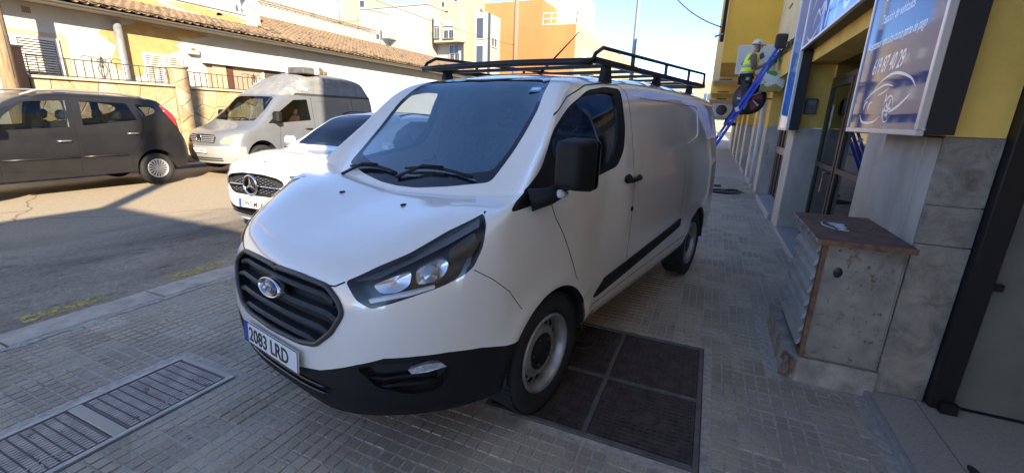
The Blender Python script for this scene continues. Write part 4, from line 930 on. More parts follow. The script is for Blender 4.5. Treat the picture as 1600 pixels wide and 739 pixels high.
def build_ground():
    tag(sheet('ground', -400, 400, -300, 500, -.12, mat('earth', (.16, .15, .13), .9, var=.2, scale=.5)), kind='structure')
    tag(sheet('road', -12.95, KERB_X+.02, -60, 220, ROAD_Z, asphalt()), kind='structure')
    lp = MB(); lp.box(-14.7, -12.95, -60, 220, -.11, .03); tag(lp.build('far_pavement', mat('pale_pavement', (.30, .28, .24), .85, var=.2, scale=3, bump=.3, bscale=40)), kind='structure')
    tm = tile_material(); joint = mat('joint_mortar', (.46, .415, .345), .9, var=.25, scale=30, spots=((.30, .27, .23), 5, .60))
    # bed of the pavement in strips round the cover openings
    ys = sorted({-60, 80, *[c for r in COVERS for c in r[2:]]}); V = []; F = []
    for a, b in zip(ys[:-1], ys[1:]):
        xs = [KERB_X+.34, FAC_X+.4]
        for c in COVERS:
            if c[2] <= a and c[3] >= b: xs += [c[0], c[1]]
        xs.sort()
        for i in range(0, len(xs), 2):
            n = len(V); V += [(xs[i], a, -.005), (xs[i+1], a, -.005), (xs[i+1], b, -.005), (xs[i], b, -.005)]; F.append((n, n+1, n+2, n+3))
    sw = tag(meshobj('sidewalk', V, F, joint), kind='structure')
    # one tile: nine raised pads
    def tile_geo(ox, oy, tilt=(0, 0, 0), clip=None):
        vs = []; fs = []; g = .0038; s = .2/3; e = .003
        for i in range(3):
            for j in range(3):
                x0 = ox+i*s+g; x1 = ox+(i+1)*s-g; y0 = oy+j*s+g; y1 = oy+(j+1)*s-g; n = len(vs)
                if clip:
                    if any(x1 > c[0]-.012 and x0 < c[1]+.012 and y1 > c[2]-.012 and y0 < c[3]+.012 for c in clip) or x1 > FAC_X-.005 or x0 < KERB_X+.345: continue
                h = lambda x, y: tilt[0]+tilt[1]*(x-ox-.1)+tilt[2]*(y-oy-.1)
                vs += [(x0, y0, -.008), (x1, y0, -.008), (x1, y1, -.008), (x0, y1, -.008), (x0+e, y0+e, h(x0, y0)), (x1-e, y0+e, h(x1, y0)), (x1-e, y1-e, h(x1, y1)), (x0+e, y1-e, h(x0, y1))]
                fs += [(n+4, n+5, n+6, n+7), (n, n+1, n+5, n+4), (n+1, n+2, n+6, n+5), (n+2, n+3, n+7, n+6), (n+3, n, n+4, n+7)]
        return vs, fs
    f = 683; near = []; rest = []; part_t = []; CL = COVERS+[(.61, 1.2, 3.05, 3.97), (FAC_X-.055, 2, -2, 3.09)]
    rr = random.Random(3)
    for i in range(-24, 6):
        for j in range(-2, 75):
            x = .14+.2*i; y = .2*j
            if x+.2 < KERB_X+.345 or x > FAC_X: continue
            cut = x < KERB_X+.345 or x+.2 > FAC_X-.005 or any(x+.2 > c[0]-.012 and x < c[1]+.012 and y+.2 > c[2]-.012 and y < c[3]+.012 for c in CL)
            P = Vector((x+.1, y+.1, 0)); d = P-Vector((0, 0, CAM_H)); z = d.dot(_f)
            if z < .3: continue
            u = 800+f*d.dot(_r)/z; v = 369.5-f*d.dot(_u)/z
            vis = -30 < u < 1630 and -30 < v < 770
            if not vis: continue
            # under the parked van?
            a = VAN_AT[2]; dx, dy = P.x-VAN_AT[0], P.y-VAN_AT[1]; lx = dx*math.sin(a)-dy*math.cos(a); ly = dx*math.cos(a)+dy*math.sin(a)
            if cut: part_t.append((x, y)); continue
            (rest if (-3.7 < lx < .55 and abs(ly) < .8) else near).append((z, x, y))
    near.sort(); far = near[300:]; near = near[:300]
    tl = lambda: (rr.gauss(-.0006, .0016), rr.gauss(0, .011), rr.gauss(0, .011))
    meshes = []
    for k in range(12):
        vs, fs = tile_geo(-.1, -.1, tl()); me = bpy.data.meshes.new('paving_tile'); me.from_pydata(vs, [], fs); me.materials.append(tm); meshes.append(me)
    for z, x, y in near:
        o = bpy.data.objects.new('paving_tile', meshes[rr.randrange(12)]); o.location = (x+.1, y+.1, 0); o.rotation_euler = (0, 0, rr.gauss(0, .004)); link(o, sw)
    V = []; F = []
    for z, x, y in far+rest:
        vs, fs = tile_geo(x, y, tl()); n = len(V); V += vs; F += [tuple(q+n for q in g) for g in fs]
    for x, y in part_t:
        vs, fs = tile_geo(x, y, tl(), CL); n = len(V); V += vs; F += [tuple(q+n for q in g) for g in fs]
    tag(meshobj('paving_tiles_beyond', V, F, tm, sw), kind='stuff')
    tag(sheet('paving_far', KERB_X+.34, FAC_X+.06, 15.0, 80, -.001, far_paving(), sw), kind='stuff')
    # kerb stones
    km = mat('kerb_stone', (.50, .44, .355), .85, var=.22, scale=6, bump=.6, bscale=35, spots=((.30, .27, .23), 7, .62)); y = -6.0; kr = random.Random(11)
    strip = MB()
    while y < 60:
        ln = kr.uniform(.85, 1.25); b = MB(); dz = kr.uniform(-.006, .006); dx = kr.uniform(-.012, .012)
        n = 10; vs = []; fs = []
        for i in range(n+1):
            yy = y+.008+(ln-.016)*i/n; w = kr.uniform(-.007, .007)
            vs += [(KERB_X+dx+w, yy, ROAD_Z-.05), (KERB_X+dx+w, yy, dz-.035), (KERB_X+dx+.03+w, yy, dz-.002), (KERB_X+.30+w*.5, yy, dz+.004), (KERB_X+.335, yy, -.02)]
        for i in range(n):
            for j in range(4): fs.append((i*5+j, i*5+j+1, (i+1)*5+j+1, (i+1)*5+j))
        fs += [(0, 1, 2, 3, 4), tuple(n*5+j for j in (4, 3, 2, 1, 0))]
        if y < 14: meshobj('kerb_stone', vs, [tuple(reversed(q)) for q in fs], km, sw)
        else: strip.add(vs, [tuple(reversed(q)) for q in fs])
        y += ln
    tag(strip.build('kerb_stones_beyond', km, sw), kind='stuff')
    # uneven mortar fillet between kerb and tiles
    vs = []; fs = []; n = 160
    for i in range(n+1):
        yy = -1+16*i/n; w = .045*kr.uniform(.4, 1.3)
        vs += [(KERB_X+.325, yy, .003+kr.uniform(-.002, .002)), (KERB_X+.335+w, yy, .001)]
    for i in range(n): fs.append((2*i, 2*i+1, 2*i+3, 2*i+2))
    tag(meshobj('mortar_fillet', vs, fs, mat('fillet', (.42, .40, .36), .95, var=.3, scale=20, bump=.5, bscale=50), sw, True), kind='stuff')
    # yellow dashes on the road, worn through
    m, t, p = _nodes('worn_yellow'); N = t.nodes; L = t.links; tr = N.new('ShaderNodeBsdfTransparent'); mx = N.new('ShaderNodeMixShader'); n1 = N.new('ShaderNodeTexNoise'); n1.inputs['Scale'].default_value = 26; n1.inputs['Detail'].default_value = 8; n1.inputs['Roughness'].default_value = .7
    r1 = N.new('ShaderNodeValToRGB'); r1.color_ramp.elements[0].position = .42; r1.color_ramp.elements[1].position = .56; g = N.new('ShaderNodeNewGeometry'); L.new(g.outputs['Position'], n1.inputs['Vector']); L.new(n1.outputs['Fac'], r1.inputs[0])
    p.inputs['Base Color'].default_value = (.52, .42, .13, 1); p.inputs['Roughness'].default_value = .8; L.new(r1.outputs[0], mx.inputs[0]); L.new(tr.outputs[0], mx.inputs[1]); L.new(p.outputs[0], mx.inputs[2]); L.new(mx.outputs[0], N['Material Output'].inputs[0])
    for k in range(-2, 14):
        y0 = 1.28+k*1.03; vs = []
        for i in range(9): vs.append((-4.80+kr.uniform(-.012, .012), y0+.55*i/8, ROAD_Z+.004))
        for i in range(9): vs.append((-4.63+kr.uniform(-.012, .012), y0+.55*(8-i)/8, ROAD_Z+.004))
        tag(meshobj('yellow_dash', vs, [tuple(range(18))], m), kind='structure')
def raised_lid(parent, x0, x1, y0, y1, z, m, cx, cy, holes=(), mp=None):
    """a lid of small raised pads on a plate; pads skip the lettering"""
    b = MB(); b.box(x0, x1, y0, y1, z-.02, z-.004); lid = b.build('lid', mp or m, parent)
    p = MB(); nx = int((x1-x0-.02)/cx); ny = int((y1-y0-.02)/cy); sx = (x1-x0-.02)/nx; sy = (y1-y0-.02)/ny
    for i in range(nx):
        for j in range(ny):
            a = x0+.01+i*sx; c = y0+.01+j*sy
            if any(h[0] < a+sx/2 < h[1] and h[2] < c+sy/2 < h[3] for h in holes): continue
            p.box(a+sx*.14, a+sx*.86, c+sy*.11, c+sy*.89, z-.004, z+.001)
    tag(p.build('pads', m, lid), kind='stuff'); return lid
def build_covers():
    gal = mat('galvanised_cover', (.42, .37, .325), .5, .35, var=.25, scale=9, spots=((.12, .10, .09), 14, .62)); frm = mat('cover_frame', (.50, .48, .44), .5, .4, var=.2, scale=8); bar = mat('cover_bar', (.45, .41, .33), .55, .3)
    t = thing('service_cover', 'long galvanised cover with small raised pads in the sidewalk, by the kerb side', 'manhole cover', (0, 0, 0))
    x0, x1 = -2.97, -2.49
    lids = [(.945, 1.445), (.37, .875), (-.26, .31)]
    for a, b in lids:
        L = raised_lid(t, x0+.02, x1-.02, a, b, .004, gal, .0215, .044, (), mat('cover_recess', (.17, .15, .135), .7))
        M = axes((x0+.122, (a+b)/2-.115, .001), (0, 1, 0), (-1, 0, 0), (0, 0, 1))
        e = MB(); cx_, cy_ = x1-.055, (a+b)/2+.04
        for r in (.075,): e.tube([(cx_-.9*r*math.sin(PI*i/16), cy_-1.2*r*math.cos(PI*i/16), .005) for i in range(17)], .0035, 5)
        e.build('raised_crest', gal, L)
        text_obj('raised_letters', 'ONO', .045, gal, axes((cx_-.012, cy_-.062, .001), (0, 1, 0), (-1, 0, 0), (0, 0, 1)), L, extrude=.004)
    f = MB(); f.box(x0-.012, x0+.014, -.28, 1.478, -.03, .008); f.build('frame_side', frm, t); f = MB(); f.box(x1-.014, x1+.012, -.28, 1.478, -.03, .008); f.build('frame_side', frm, t)
    f = MB(); f.box(x0+.016, x1-.016, 1.448, 1.478, -.03, .008); f.build('frame_end', bar, t)
    for y in (.88, .315): f = MB(); f.box(x0+.016, x1-.016, y, y+.06, -.03, .007, None, .004); f.build('cross_bar', bar, t)
    iron = mat('cast_iron', (.075, .056, .052), .55, .3, var=.35, scale=12, bump=.2, bscale=80); ifr = mat('iron_frame', (.15, .14, .13), .55, .3, var=.25, scale=10)
    t = thing('telecom_cover', 'square dark cast iron cover of four lids under the white van', 'manhole cover', (0, 0, 0))
    xs = [(-.955, -.425), (-.395, .125)]; ys = [(1.965, 2.515), (2.55, 3.185)]
    for a, b in xs:
        for c, d in ys: raised_lid(t, a, b, c, d, -.002, iron, .033, .033, ((((a+b)/2-.10), ((a+b)/2+.10), ((c+d)/2-.07), ((c+d)/2+.07)),))
    for a, b in xs:
        for c, d in ys:
            e = MB(); e.tube([((a+b)/2+.08*math.cos(2*PI*i/24), (c+d)/2+.055*math.sin(2*PI*i/24), -.004) for i in range(24)], .005, 5, close=True); e.build('raised_ring', iron, t)
    for nm, bx in (('frame_side', (-.985, -.958, 1.935, 3.215)), ('frame_side', (.128, .155, 1.935, 3.215)), ('frame_end', (-.957, .127, 1.935, 1.962)), ('frame_end', (-.957, .127, 3.188, 3.215)), ('cross_bar', (-.957, .127, 2.517, 2.548)), ('cross_bar', (-.423, -.397, 1.963, 2.516)), ('cross_bar', (-.423, -.397, 2.549, 3.187))):
        f = MB(); f.box(*bx, -.04, .002 if 'cross' in nm else .004); f.build(nm, ifr, t)
# ---------------------------------------------------------------- far side of the street
WX, HX = -13.6, -14.6
def voronoi_cells(pts, x0, x1, y0, y1):
    cells = []
    for i, p in enumerate(pts):
        poly = [(x0, y0), (x1, y0), (x1, y1), (x0, y1)]
        for j, q in enumerate(pts):
            if i == j or (p[0]-q[0])**2+(p[1]-q[1])**2 > 4: continue
            mx, my = (p[0]+q[0])/2, (p[1]+q[1])/2; nx, ny = q[0]-p[0], q[1]-p[1]; out = []
            for k in range(len(poly)):
                a, b = poly[k], poly[(k+1) % len(poly)]; da = (a[0]-mx)*nx+(a[1]-my)*ny; db = (b[0]-mx)*nx+(b[1]-my)*ny
                if da <= 0: out.append(a)
                if (da < 0) != (db < 0) and da != db:
                    t = da/(da-db); out.append((a[0]+(b[0]-a[0])*t, a[1]+(b[1]-a[1])*t))
            poly = out
            if len(poly) < 3: break
        if len(poly) >= 3: cells.append((p, poly))
    return cells
def stone_face(parent, y0, y1, z0, z1, x, m, seed, size=.42):
    r = random.Random(seed); pts = []
    ny = max(1, int((y1-y0)/size)); nz = max(1, int((z1-z0)/(size*.85)))
    for i in range(ny):
        for j in range(nz): pts.append((y0+(i+.5+r.uniform(-.36, .36)+(.25 if j % 2 else -.25))*(y1-y0)/ny, z0+(j+.5+r.uniform(-.36, .36))*(z1-z0)/nz))
    for p, poly in voronoi_cells(pts, y0, y1, z0, z1):
        cx = sum(q[0] for q in poly)/len(poly); cy = sum(q[1] for q in poly)/len(poly)
        def shr(d): return [(cx+(a-cx)*max(.2, 1-d/max(.05, math.hypot(a-cx, b-cy))), cy+(b-cy)*max(.2, 1-d/max(.05, math.hypot(a-cx, b-cy)))) for a, b in poly]
        o0 = shr(.012); o1 = shr(.030); h = r.uniform(.012, .035); k = len(poly)
        vs = [(x, a, b) for a, b in o0]+[(x+h, a, b) for a, b in o1]
        fs = [tuple(range(k, 2*k))]+[(i, (i+1) % k, k+(i+1) % k, k+i) for i in range(k)]
        o = meshobj('stone', vs, fs, m[r.randrange(len(m))], parent)
def shutter_window(parent, y0, y1, z0, z1, x, leaves=2):
    wht = mat('white_joinery', (.72, .69, .60), .6, var=.08, scale=6); dk = mat('slat_gap', (.16, .14, .11), .9)
    b = MB(); b.box(x-.02, x+.02, y0, y1, z0, z1); w = b.build('window', dk, parent)
    f = MB(); t = .07
    for a in ((y0, y1, z1-t, z1), (y0, y1, z0, z0+t), (y0, y0+t, z0+t, z1-t), (y1-t, y1, z0+t, z1-t)): f.box(x+.02, x+.055, *a)
    wd = (y1-y0-2*t)/leaves
    for k in range(leaves-1): f.box(x+.02, x+.055, y0+t+wd*(k+1)-.05, y0+t+wd*(k+1)+.05, z0+t, z1-t)
    f.build('frame', wht, w)
    n = int((z1-z0-2*t)/.055); s = MB()
    for k in range(leaves):
        for i in range(n):
            zz = z0+t+(i+.5)*(z1-z0-2*t)/n; a = y0+t+wd*k+(.05 if k else 0)+.02; c = y0+t+wd*(k+1)-(.05 if k < leaves-1 else 0)-.02
            s.add([(x+.025, a, zz-.005), (x+.025, c, zz-.005), (x+.05, c, zz-.026), (x+.05, a, zz-.026), (x+.025, a, zz+.006), (x+.025, c, zz+.006), (x+.05, c, zz-.014), (x+.05, a, zz-.014)], [(4, 5, 6, 7), (0, 3, 2, 1), (3, 7, 6, 2), (0, 1, 5, 4), (0, 4, 7, 3), (1, 2, 6, 5)])
    tag(s.build('louvres', wht, w), kind='stuff'); return w
def barrel_roof(parent, x0, z0, x1, z1, y0, y1, m, name='roof_tiles', pitch=.21, step=.38):
    """rows of half-round clay tiles running up the slope, each course lapping the one below"""
    n = int((y1-y0)/pitch); L = math.hypot(x1-x0, z1-z0); ns = max(1, int(L/step)); ux, uz = (x1-x0)/L, (z1-z0)/L; nx, nz = -uz, ux
    if nz < 0: nx, nz = -nx, -nz
    V = []; F = []; r = random.Random(5)
    for i in range(n):
        yc = y0+(i+.5)*(y1-y0)/n
        for up in (0, 1):
            yy = yc+(pitch/2 if up else 0); sg = 1 if up else -.5
            for k in range(ns):
                s0 = k*L/ns-.02; s1 = (k+1)*L/ns+.03; jit = r.uniform(-.012, .012); base = len(V); seg = 5
                for s_, lift in ((s0, .035), (s1, .0)):
                    for q in range(seg+1):
                        a = PI*q/seg; rad = pitch*.36*(1.06 if s_ == s0 else .92); h = math.sin(a)*rad*sg+(.05 if up else .03)+lift*(1 if up else .4)
                        V.append((x0+ux*s_+nx*h, yy+jit-math.cos(a)*rad, z0+uz*s_+nz*h))
                for q in range(seg): F.append((base+q, base+q+1, base+seg+2+q, base+seg+1+q))
                if up: F.append(tuple(base+q for q in range(seg+1)))
    return tag(meshobj(name, V, F, m, parent), kind='stuff')
def jagged(cy, cz, ry, rz, seed, n=36, amp=.22):
    r = random.Random(seed); ph = [r.uniform(0, 6.28) for _ in range(6)]; o = []
    for i in range(n):
        a = 2*PI*i/n; k = 1+amp*(.5*math.sin(2*a+ph[0])+.35*math.sin(3*a+ph[1])+.3*math.sin(5*a+ph[2])+.25*math.sin(9*a+ph[3]))+r.uniform(-.05, .05)
        o.append((cy+ry*k*math.cos(a), cz+rz*k*math.sin(a)))
    return o
def build_left():
    cream = mat('cream_render', (.50, .46, .39), .9, col2=(.58, .55, .48), scale=1.6, bump=.25, bscale=25, spots=((.50, .42, .28), 2.2, .66)); white = mat('white_render', (.58, .56, .50), .9, var=.06, scale=1.5, bump=.2, bscale=25)
    ochre = mat('bare_ochre', (.52, .33, .13), .9, var=.12, scale=5, bump=.4, bscale=18); clay = mat('roof_clay', (.34, .225, .13), .85, col2=(.20, .145, .095), scale=9, spots=((.10, .09, .075), 3, .55))
    h = thing('low_house', 'long low cream house with clay tile roof and peeling ochre plaster', 'house', (0, 0, 0))
    b = MB(); b.box(-22, HX, -22, 29.5, 0, 3.74); b.build('wall', cream, h)
    b = MB(); b.box(HX, HX+.012, 11.95, 29.5, 0, 3.70); b.build('whitewashed_wall', white, h)
    for k, (cy, cz, ry, rz) in enumerate(((7.75, 3.30, .98, .36), (7.28, 2.75, .32, .55), (8.9, 3.62, .5, .10))):
        p = [(a, min(c, 3.73)) for a, c in jagged(cy, cz, ry, rz, 20+k)]; b = MB(); b.prism(p, .006, axes((HX, 0, 0), (0, 1, 0), (0, 0, 1), (1, 0, 0)), -.001+.001*k); b.build('bare_plaster', ochre, h)
    b = MB(); b.prism([(4.2, 3.13), (6.02, 3.13), (6.02, 2.1), (5.9, 2.1), (5.9, 3.03), (4.2, 3.03)], .008, axes((HX, 0, 0), (0, 1, 0), (0, 0, 1), (1, 0, 0))); b.build('window_surround', mat('surround_tan', (.50, .40, .25), .9, var=.1, scale=4), h)
    shutter_window(h, 4.3, 5.86, 2.10, 3.02, HX); shutter_window(h, 7.58, 8.60, 2.10, 2.96, HX)
    b = MB(); b.box(HX, HX+.01, 5.36, 5.50, 3.50, 3.63); v = b.build('air_vent', mat('vent_brown', (.20, .12, .07), .9), h)
    for i in range(4): b = MB(); b.box(HX+.01, HX+.016, 5.365+i*.034, 5.385+i*.034, 3.505, 3.625); b.build('vent_bar', mat('vent_tan', (.4, .26, .14), .9), v)
    b = MB(); b.box(HX, HX+.14, 8.76, 9.08, 3.06, 3.27, None, .02); e = b.build('meter_box', mat('meter_cream', (.66, .60, .45), .7), h); b = MB(); b.box(HX+.14, HX+.145, 8.84, 8.95, 3.17, 3.23); b.build('meter_label', mat('meter_red', (.30, .10, .05), .6), e)
    for i in range(2): b = MB(); b.tube([(HX+.02, 4.9+.05*math.sin(t*.6+i), 3.75-.05*t) for t in range(9)], .008, 5); b.build('loose_cable', mat('cable_grey', (.30, .28, .24), .7), h)
    # porch with its lintel, dark door and steps
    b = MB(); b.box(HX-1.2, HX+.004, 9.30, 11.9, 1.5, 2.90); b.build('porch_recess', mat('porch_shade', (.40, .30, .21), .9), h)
    for nm, a in (('porch_lintel', (HX+.005, HX+.16, 9.15, 12.0, 2.86, 3.0)), ('porch_post', (HX+.005, HX+.05, 9.46, 9.88, 1.9, 2.86))):
        b = MB(); b.box(*a); b.build(nm, white if 'lin' in nm else mat('post_ochre', (.50, .40, .24), .9), h)
    b = MB(); b.box(HX+.005, HX+.03, 9.90, 10.12, 1.9, 2.85); b.build('porch_door', mat('door_brown', (.12, .045, .025), .6), h)
    b = MB(); b.prism([(10.35, 1.9), (11.25, 1.9), (11.25, 2.84)], .02, axes((HX+.005, 0, 0), (0, 1, 0), (0, 0, 1), (1, 0, 0))); b.build('stair_flank', white, h)
    b = MB(); b.box(HX+.005, HX+.02, 11.28, 11.92, 1.9, 2.84); b.build('grille_door', mat('door_dark', (.10, .075, .05), .8), h)
    # eaves: gutter, brackets, tiles
    b = MB()
    prof = [(HX+.50+.06*math.cos(PI+PI*i/6), 3.80+.06*math.sin(PI+PI*i/6)) for i in range(7)]; vs = []; fs = []
    for y in (-22, 29.4): vs += [(x, y, z) for x, z in prof]
    for i in range(6): fs.append((i, i+1, 7+i+1, 7+i))
    g = meshobj('gutter', vs, fs, mat('gutter_zinc', (.20, .185, .16), .6, .3), h, True)
    b = MB(); b.box(HX, HX+.46, -22, 29.4, 3.745, 3.80); b.build('eaves_board', mat('eaves_pale', (.55, .48, .36), .9), h)
    barrel_roof(h, HX+.52, 3.84, HX-1.4, 4.36, -6, 11.9, clay, 'eave_tiles'); barrel_roof(h, HX+.52, 3.84, -18.3, 5.25, 12.05, 29.4, clay)
    b = MB(); b.prism([(HX+.5, 3.80), (-18.3, 5.20), (-22, 3.8)], 17.4, axes((0, 12.0, 0), (1, 0, 0), (0, 0, 1), (0, 1, 0))); b.build('roof_core', clay, h); b = MB(); b.prism([(HX+.5, 3.80), (HX-1.4, 4.30), (-22, 4.3), (-22, 3.8)], 33.9, axes((0, -22, 0), (1, 0, 0), (0, 0, 1), (0, 1, 0))); b.build('roof_core', clay, h)
    # terrace wall with balustrade above the eaves
    b = MB(); b.box(-22, -16.0, -22, 11.9, 4.2, 4.78); b.build('terrace_wall', cream, h); b = MB(); b.box(-22, -15.9, 11.9, 12.35, 3.9, 5.6); b.build('terrace_end_wall', white, h)
    for k, (cy, cz, ry, rz) in enumerate(((10.2, 4.62, .8, .12), (11.3, 4.58, .5, .13), (8.3, 4.5, 1.0, .18))):
        b = MB(); b.prism([(a, max(4.25, min(c, 4.775))) for a, c in jagged(cy, cz, ry, rz, 40+k)], .006, axes((-16.0, 0, 0), (0, 1, 0), (0, 0, 1), (1, 0, 0))); b.build('bare_plaster', ochre, h)
    b = MB(); b.box(-16.14, -15.96, -2, 11.9, 4.78, 4.84); b.build('baluster_plinth', cream, h); b = MB(); b.box(-16.16, -15.94, -2, 11.9, 5.30, 5.40); b.build('baluster_rail', cream, h)
    bp = MB(); bp.lathe([(.055, 0), (.055, .05), (.03, .07), (.06, .16), (.07, .22), (.045, .32), (.028, .38), (.05, .41), (.055, .46)], 10); base = bp.build('baluster', cream, h); base.location = (-16.05, 11.7, 4.84)
    for i in range(1, 30):
        o = base.copy(); C.objects.link(o); o.location = (-16.05, 11.7-.21*i, 4.84)
    # wing behind, with its tile-capped parapet
    b = MB(); b.box(-24, -18.2, 12.4, 21.4, 4.6, 5.84); b.build('rear_wing', mat('rear_render', (.60, .52, .38), .9, var=.1, scale=2), h)
    barrel_roof(h, -18.15, 5.84, -18.5, 5.95, 12.4, 21.4, clay, 'parapet_tiles')
    b = MB(); b.box(-24, -19.2, 12.3, 17.8, 5.8, 6.6); b.build('rear_upper_wall', cream, h)
    # downpipe pole at the wall line and its bracket
    p = thing('steel_pole', 'grey steel pole standing between stone wall and cream house', 'pole', (-14.42, 7.05, 0))
    b = MB(); b.tube([(0, 0, 0), (0, 0, 3.60)], .09, 14); b.build('shaft', mat('pole_grey', (.30, .31, .31), .5, .4, var=.15, scale=8), p); b = MB(); b.lathe([(.0, .05), (.06, .04), (.092, 0)], 14, T(0, 0, 3.60)); b.build('cap', mat('pole_grey', (.3, .3, .3)), p)
    # garden wall
    st = [mat('wall_stone_%d' % i, c, .9, var=.22, scale=5, bump=.5, bscale=20) for i, c in enumerate(((.50, .36, .19), (.56, .43, .25), (.44, .31, .17), (.60, .48, .30), (.52, .35, .20)))]
    w = thing('garden_wall', 'low wall of irregular golden stones with a square pillar', 'wall', (0, 0, 0))
    core = mat('wall_mortar', (.40, .31, .19), .95, var=.2, scale=6, bump=.4, bscale=30)
    b = MB(); b.box(WX-.30, WX, 4.86, 7.72, 0, 2.06); b.build('core', core, w); b = MB(); b.box(WX-.30, WX, 8.10, 12.0, 0, 2.03); b.build('core', core, w); b = MB(); b.box(WX-.34, WX+.05, 7.725, 8.095, 0, 2.56); b.build('pillar', core, w)
    stone_face(w, 4.88, 7.70, .05, 2.05, WX, st, 1, .40); stone_face(w, 8.12, 11.95, .05, 2.02, WX, st, 2, .40); stone_face(w, 7.73, 8.09, .05, 2.55, WX+.05, st, 3, .30)
    cp = mat('coping', (.52, .44, .32), .85, var=.15, scale=4)
    b = MB(); b.box(WX-.34, WX+.07, 4.84, 7.72, 2.062, 2.125, None, .01); b.build('coping', cp, w); b = MB(); b.box(WX-.34, WX+.07, 8.10, 12.02, 2.032, 2.095, None, .01); b.build('coping', cp, w); b = MB(); b.box(WX-.38, WX+.09, 7.70, 8.12, 2.562, 2.62, None, .01); b.build('pillar_cap', cp, w)
    b = MB(); b.box(WX-.30, WX+.02, 4.52, 4.83, 0, 2.66, None, .01); o = b.build('brick_pier', mat('pier_brick', (.40, .22, .12), .9, var=.2, scale=7), w); b = MB(); b.box(WX-.33, WX+.05, 4.49, 4.86, 2.662, 2.70); b.build('pier_cap', cp, w)
    # iron railings on the wall
    iron = mat('wrought_iron', (.06, .05, .045), .7, .3)
    for nm, y0, y1, zb, lab in (('iron_railing', 4.92, 7.66, 2.13, 'wrought iron railing with scroll ornament on the wall nearest the dark car'), ('iron_railing', 8.2, 11.9, 2.10, 'wrought iron railing on the wall beside the silver van')):
        r = thing(nm, lab, 'railing', (WX-.12, 0, 0), 0, 'iron railings on the garden wall')
        for z in (zb+.02, zb+.40): b = MB(); b.bar((0, y0, z), (0, y1, z), .02, .02); b.build('rail', iron, r)
        b = MB(); b.bar((0, 0, zb-.02), (0, 0, zb+.40), .014, .014, (0, 1, 0)); b.lathe([(0, .17), (.018, .2), (0, .23)], 8, T(0, 0, zb)); first = b.build('bar', iron, r); n = int((y1-y0)/.155); first.location.y = y0
        for i in range(1, n+1):
            o = first.copy(); C.objects.link(o); o.location.y = y0+(y1-y0)*i/n
        yc = 6.25 if y0 < 6 else 10.2; b = MB()
        for s in (-1, 1):
            b.tube([(0, yc+s*(.05+.16*t/14)*math.cos(t*.45)*(.3+t*.05), zb+.46+.05*math.sin(t*.55)) for t in range(15)], .008, 5); b.tube([(0, yc+s*(.35-.02*t)+.05*s*math.cos(t*.6), zb+.46+.05*math.sin(t*.6)) for t in range(12)], .008, 5)
            b.tube([(0, yc+s*.09*math.sin(t*PI/8), zb+.04+.38*t/8) for t in range(9)], .010, 5)
        b.tube([(0, yc, zb), (0, yc, zb+.66)], .012, 6, radii=[.012, .004]); b.lathe([(0, .12), (.03, .2), (.012, .26), (.035, .33), (0, .45)], 8, T(0, yc, zb+.1)); b.build('scroll_ornament', iron, r)
    # wooden utility pole at the frame's edge
    p = thing('utility_pole', 'weathered wooden pole beside the brick pier at the far left', 'pole', (-13.28, 4.44, .03))
    b = MB(); b.tube([(0, 0, 0), (0.02, .0, 3), (.03, 0, 7.5)], .12, 14, radii=[.14, .125, .10]); b.build('shaft', mat('old_wood', (.34, .23, .13), .9, var=.3, scale=6, stretch=(6, 6, .5), bump=.5, bscale=30), p)
    b = MB(); b.tube([(.14, .02, 2.0), (.14, .02, 6.5)], .012, 5); b.build('cable', mat('cable_grey', (.3, .28, .24)), p)
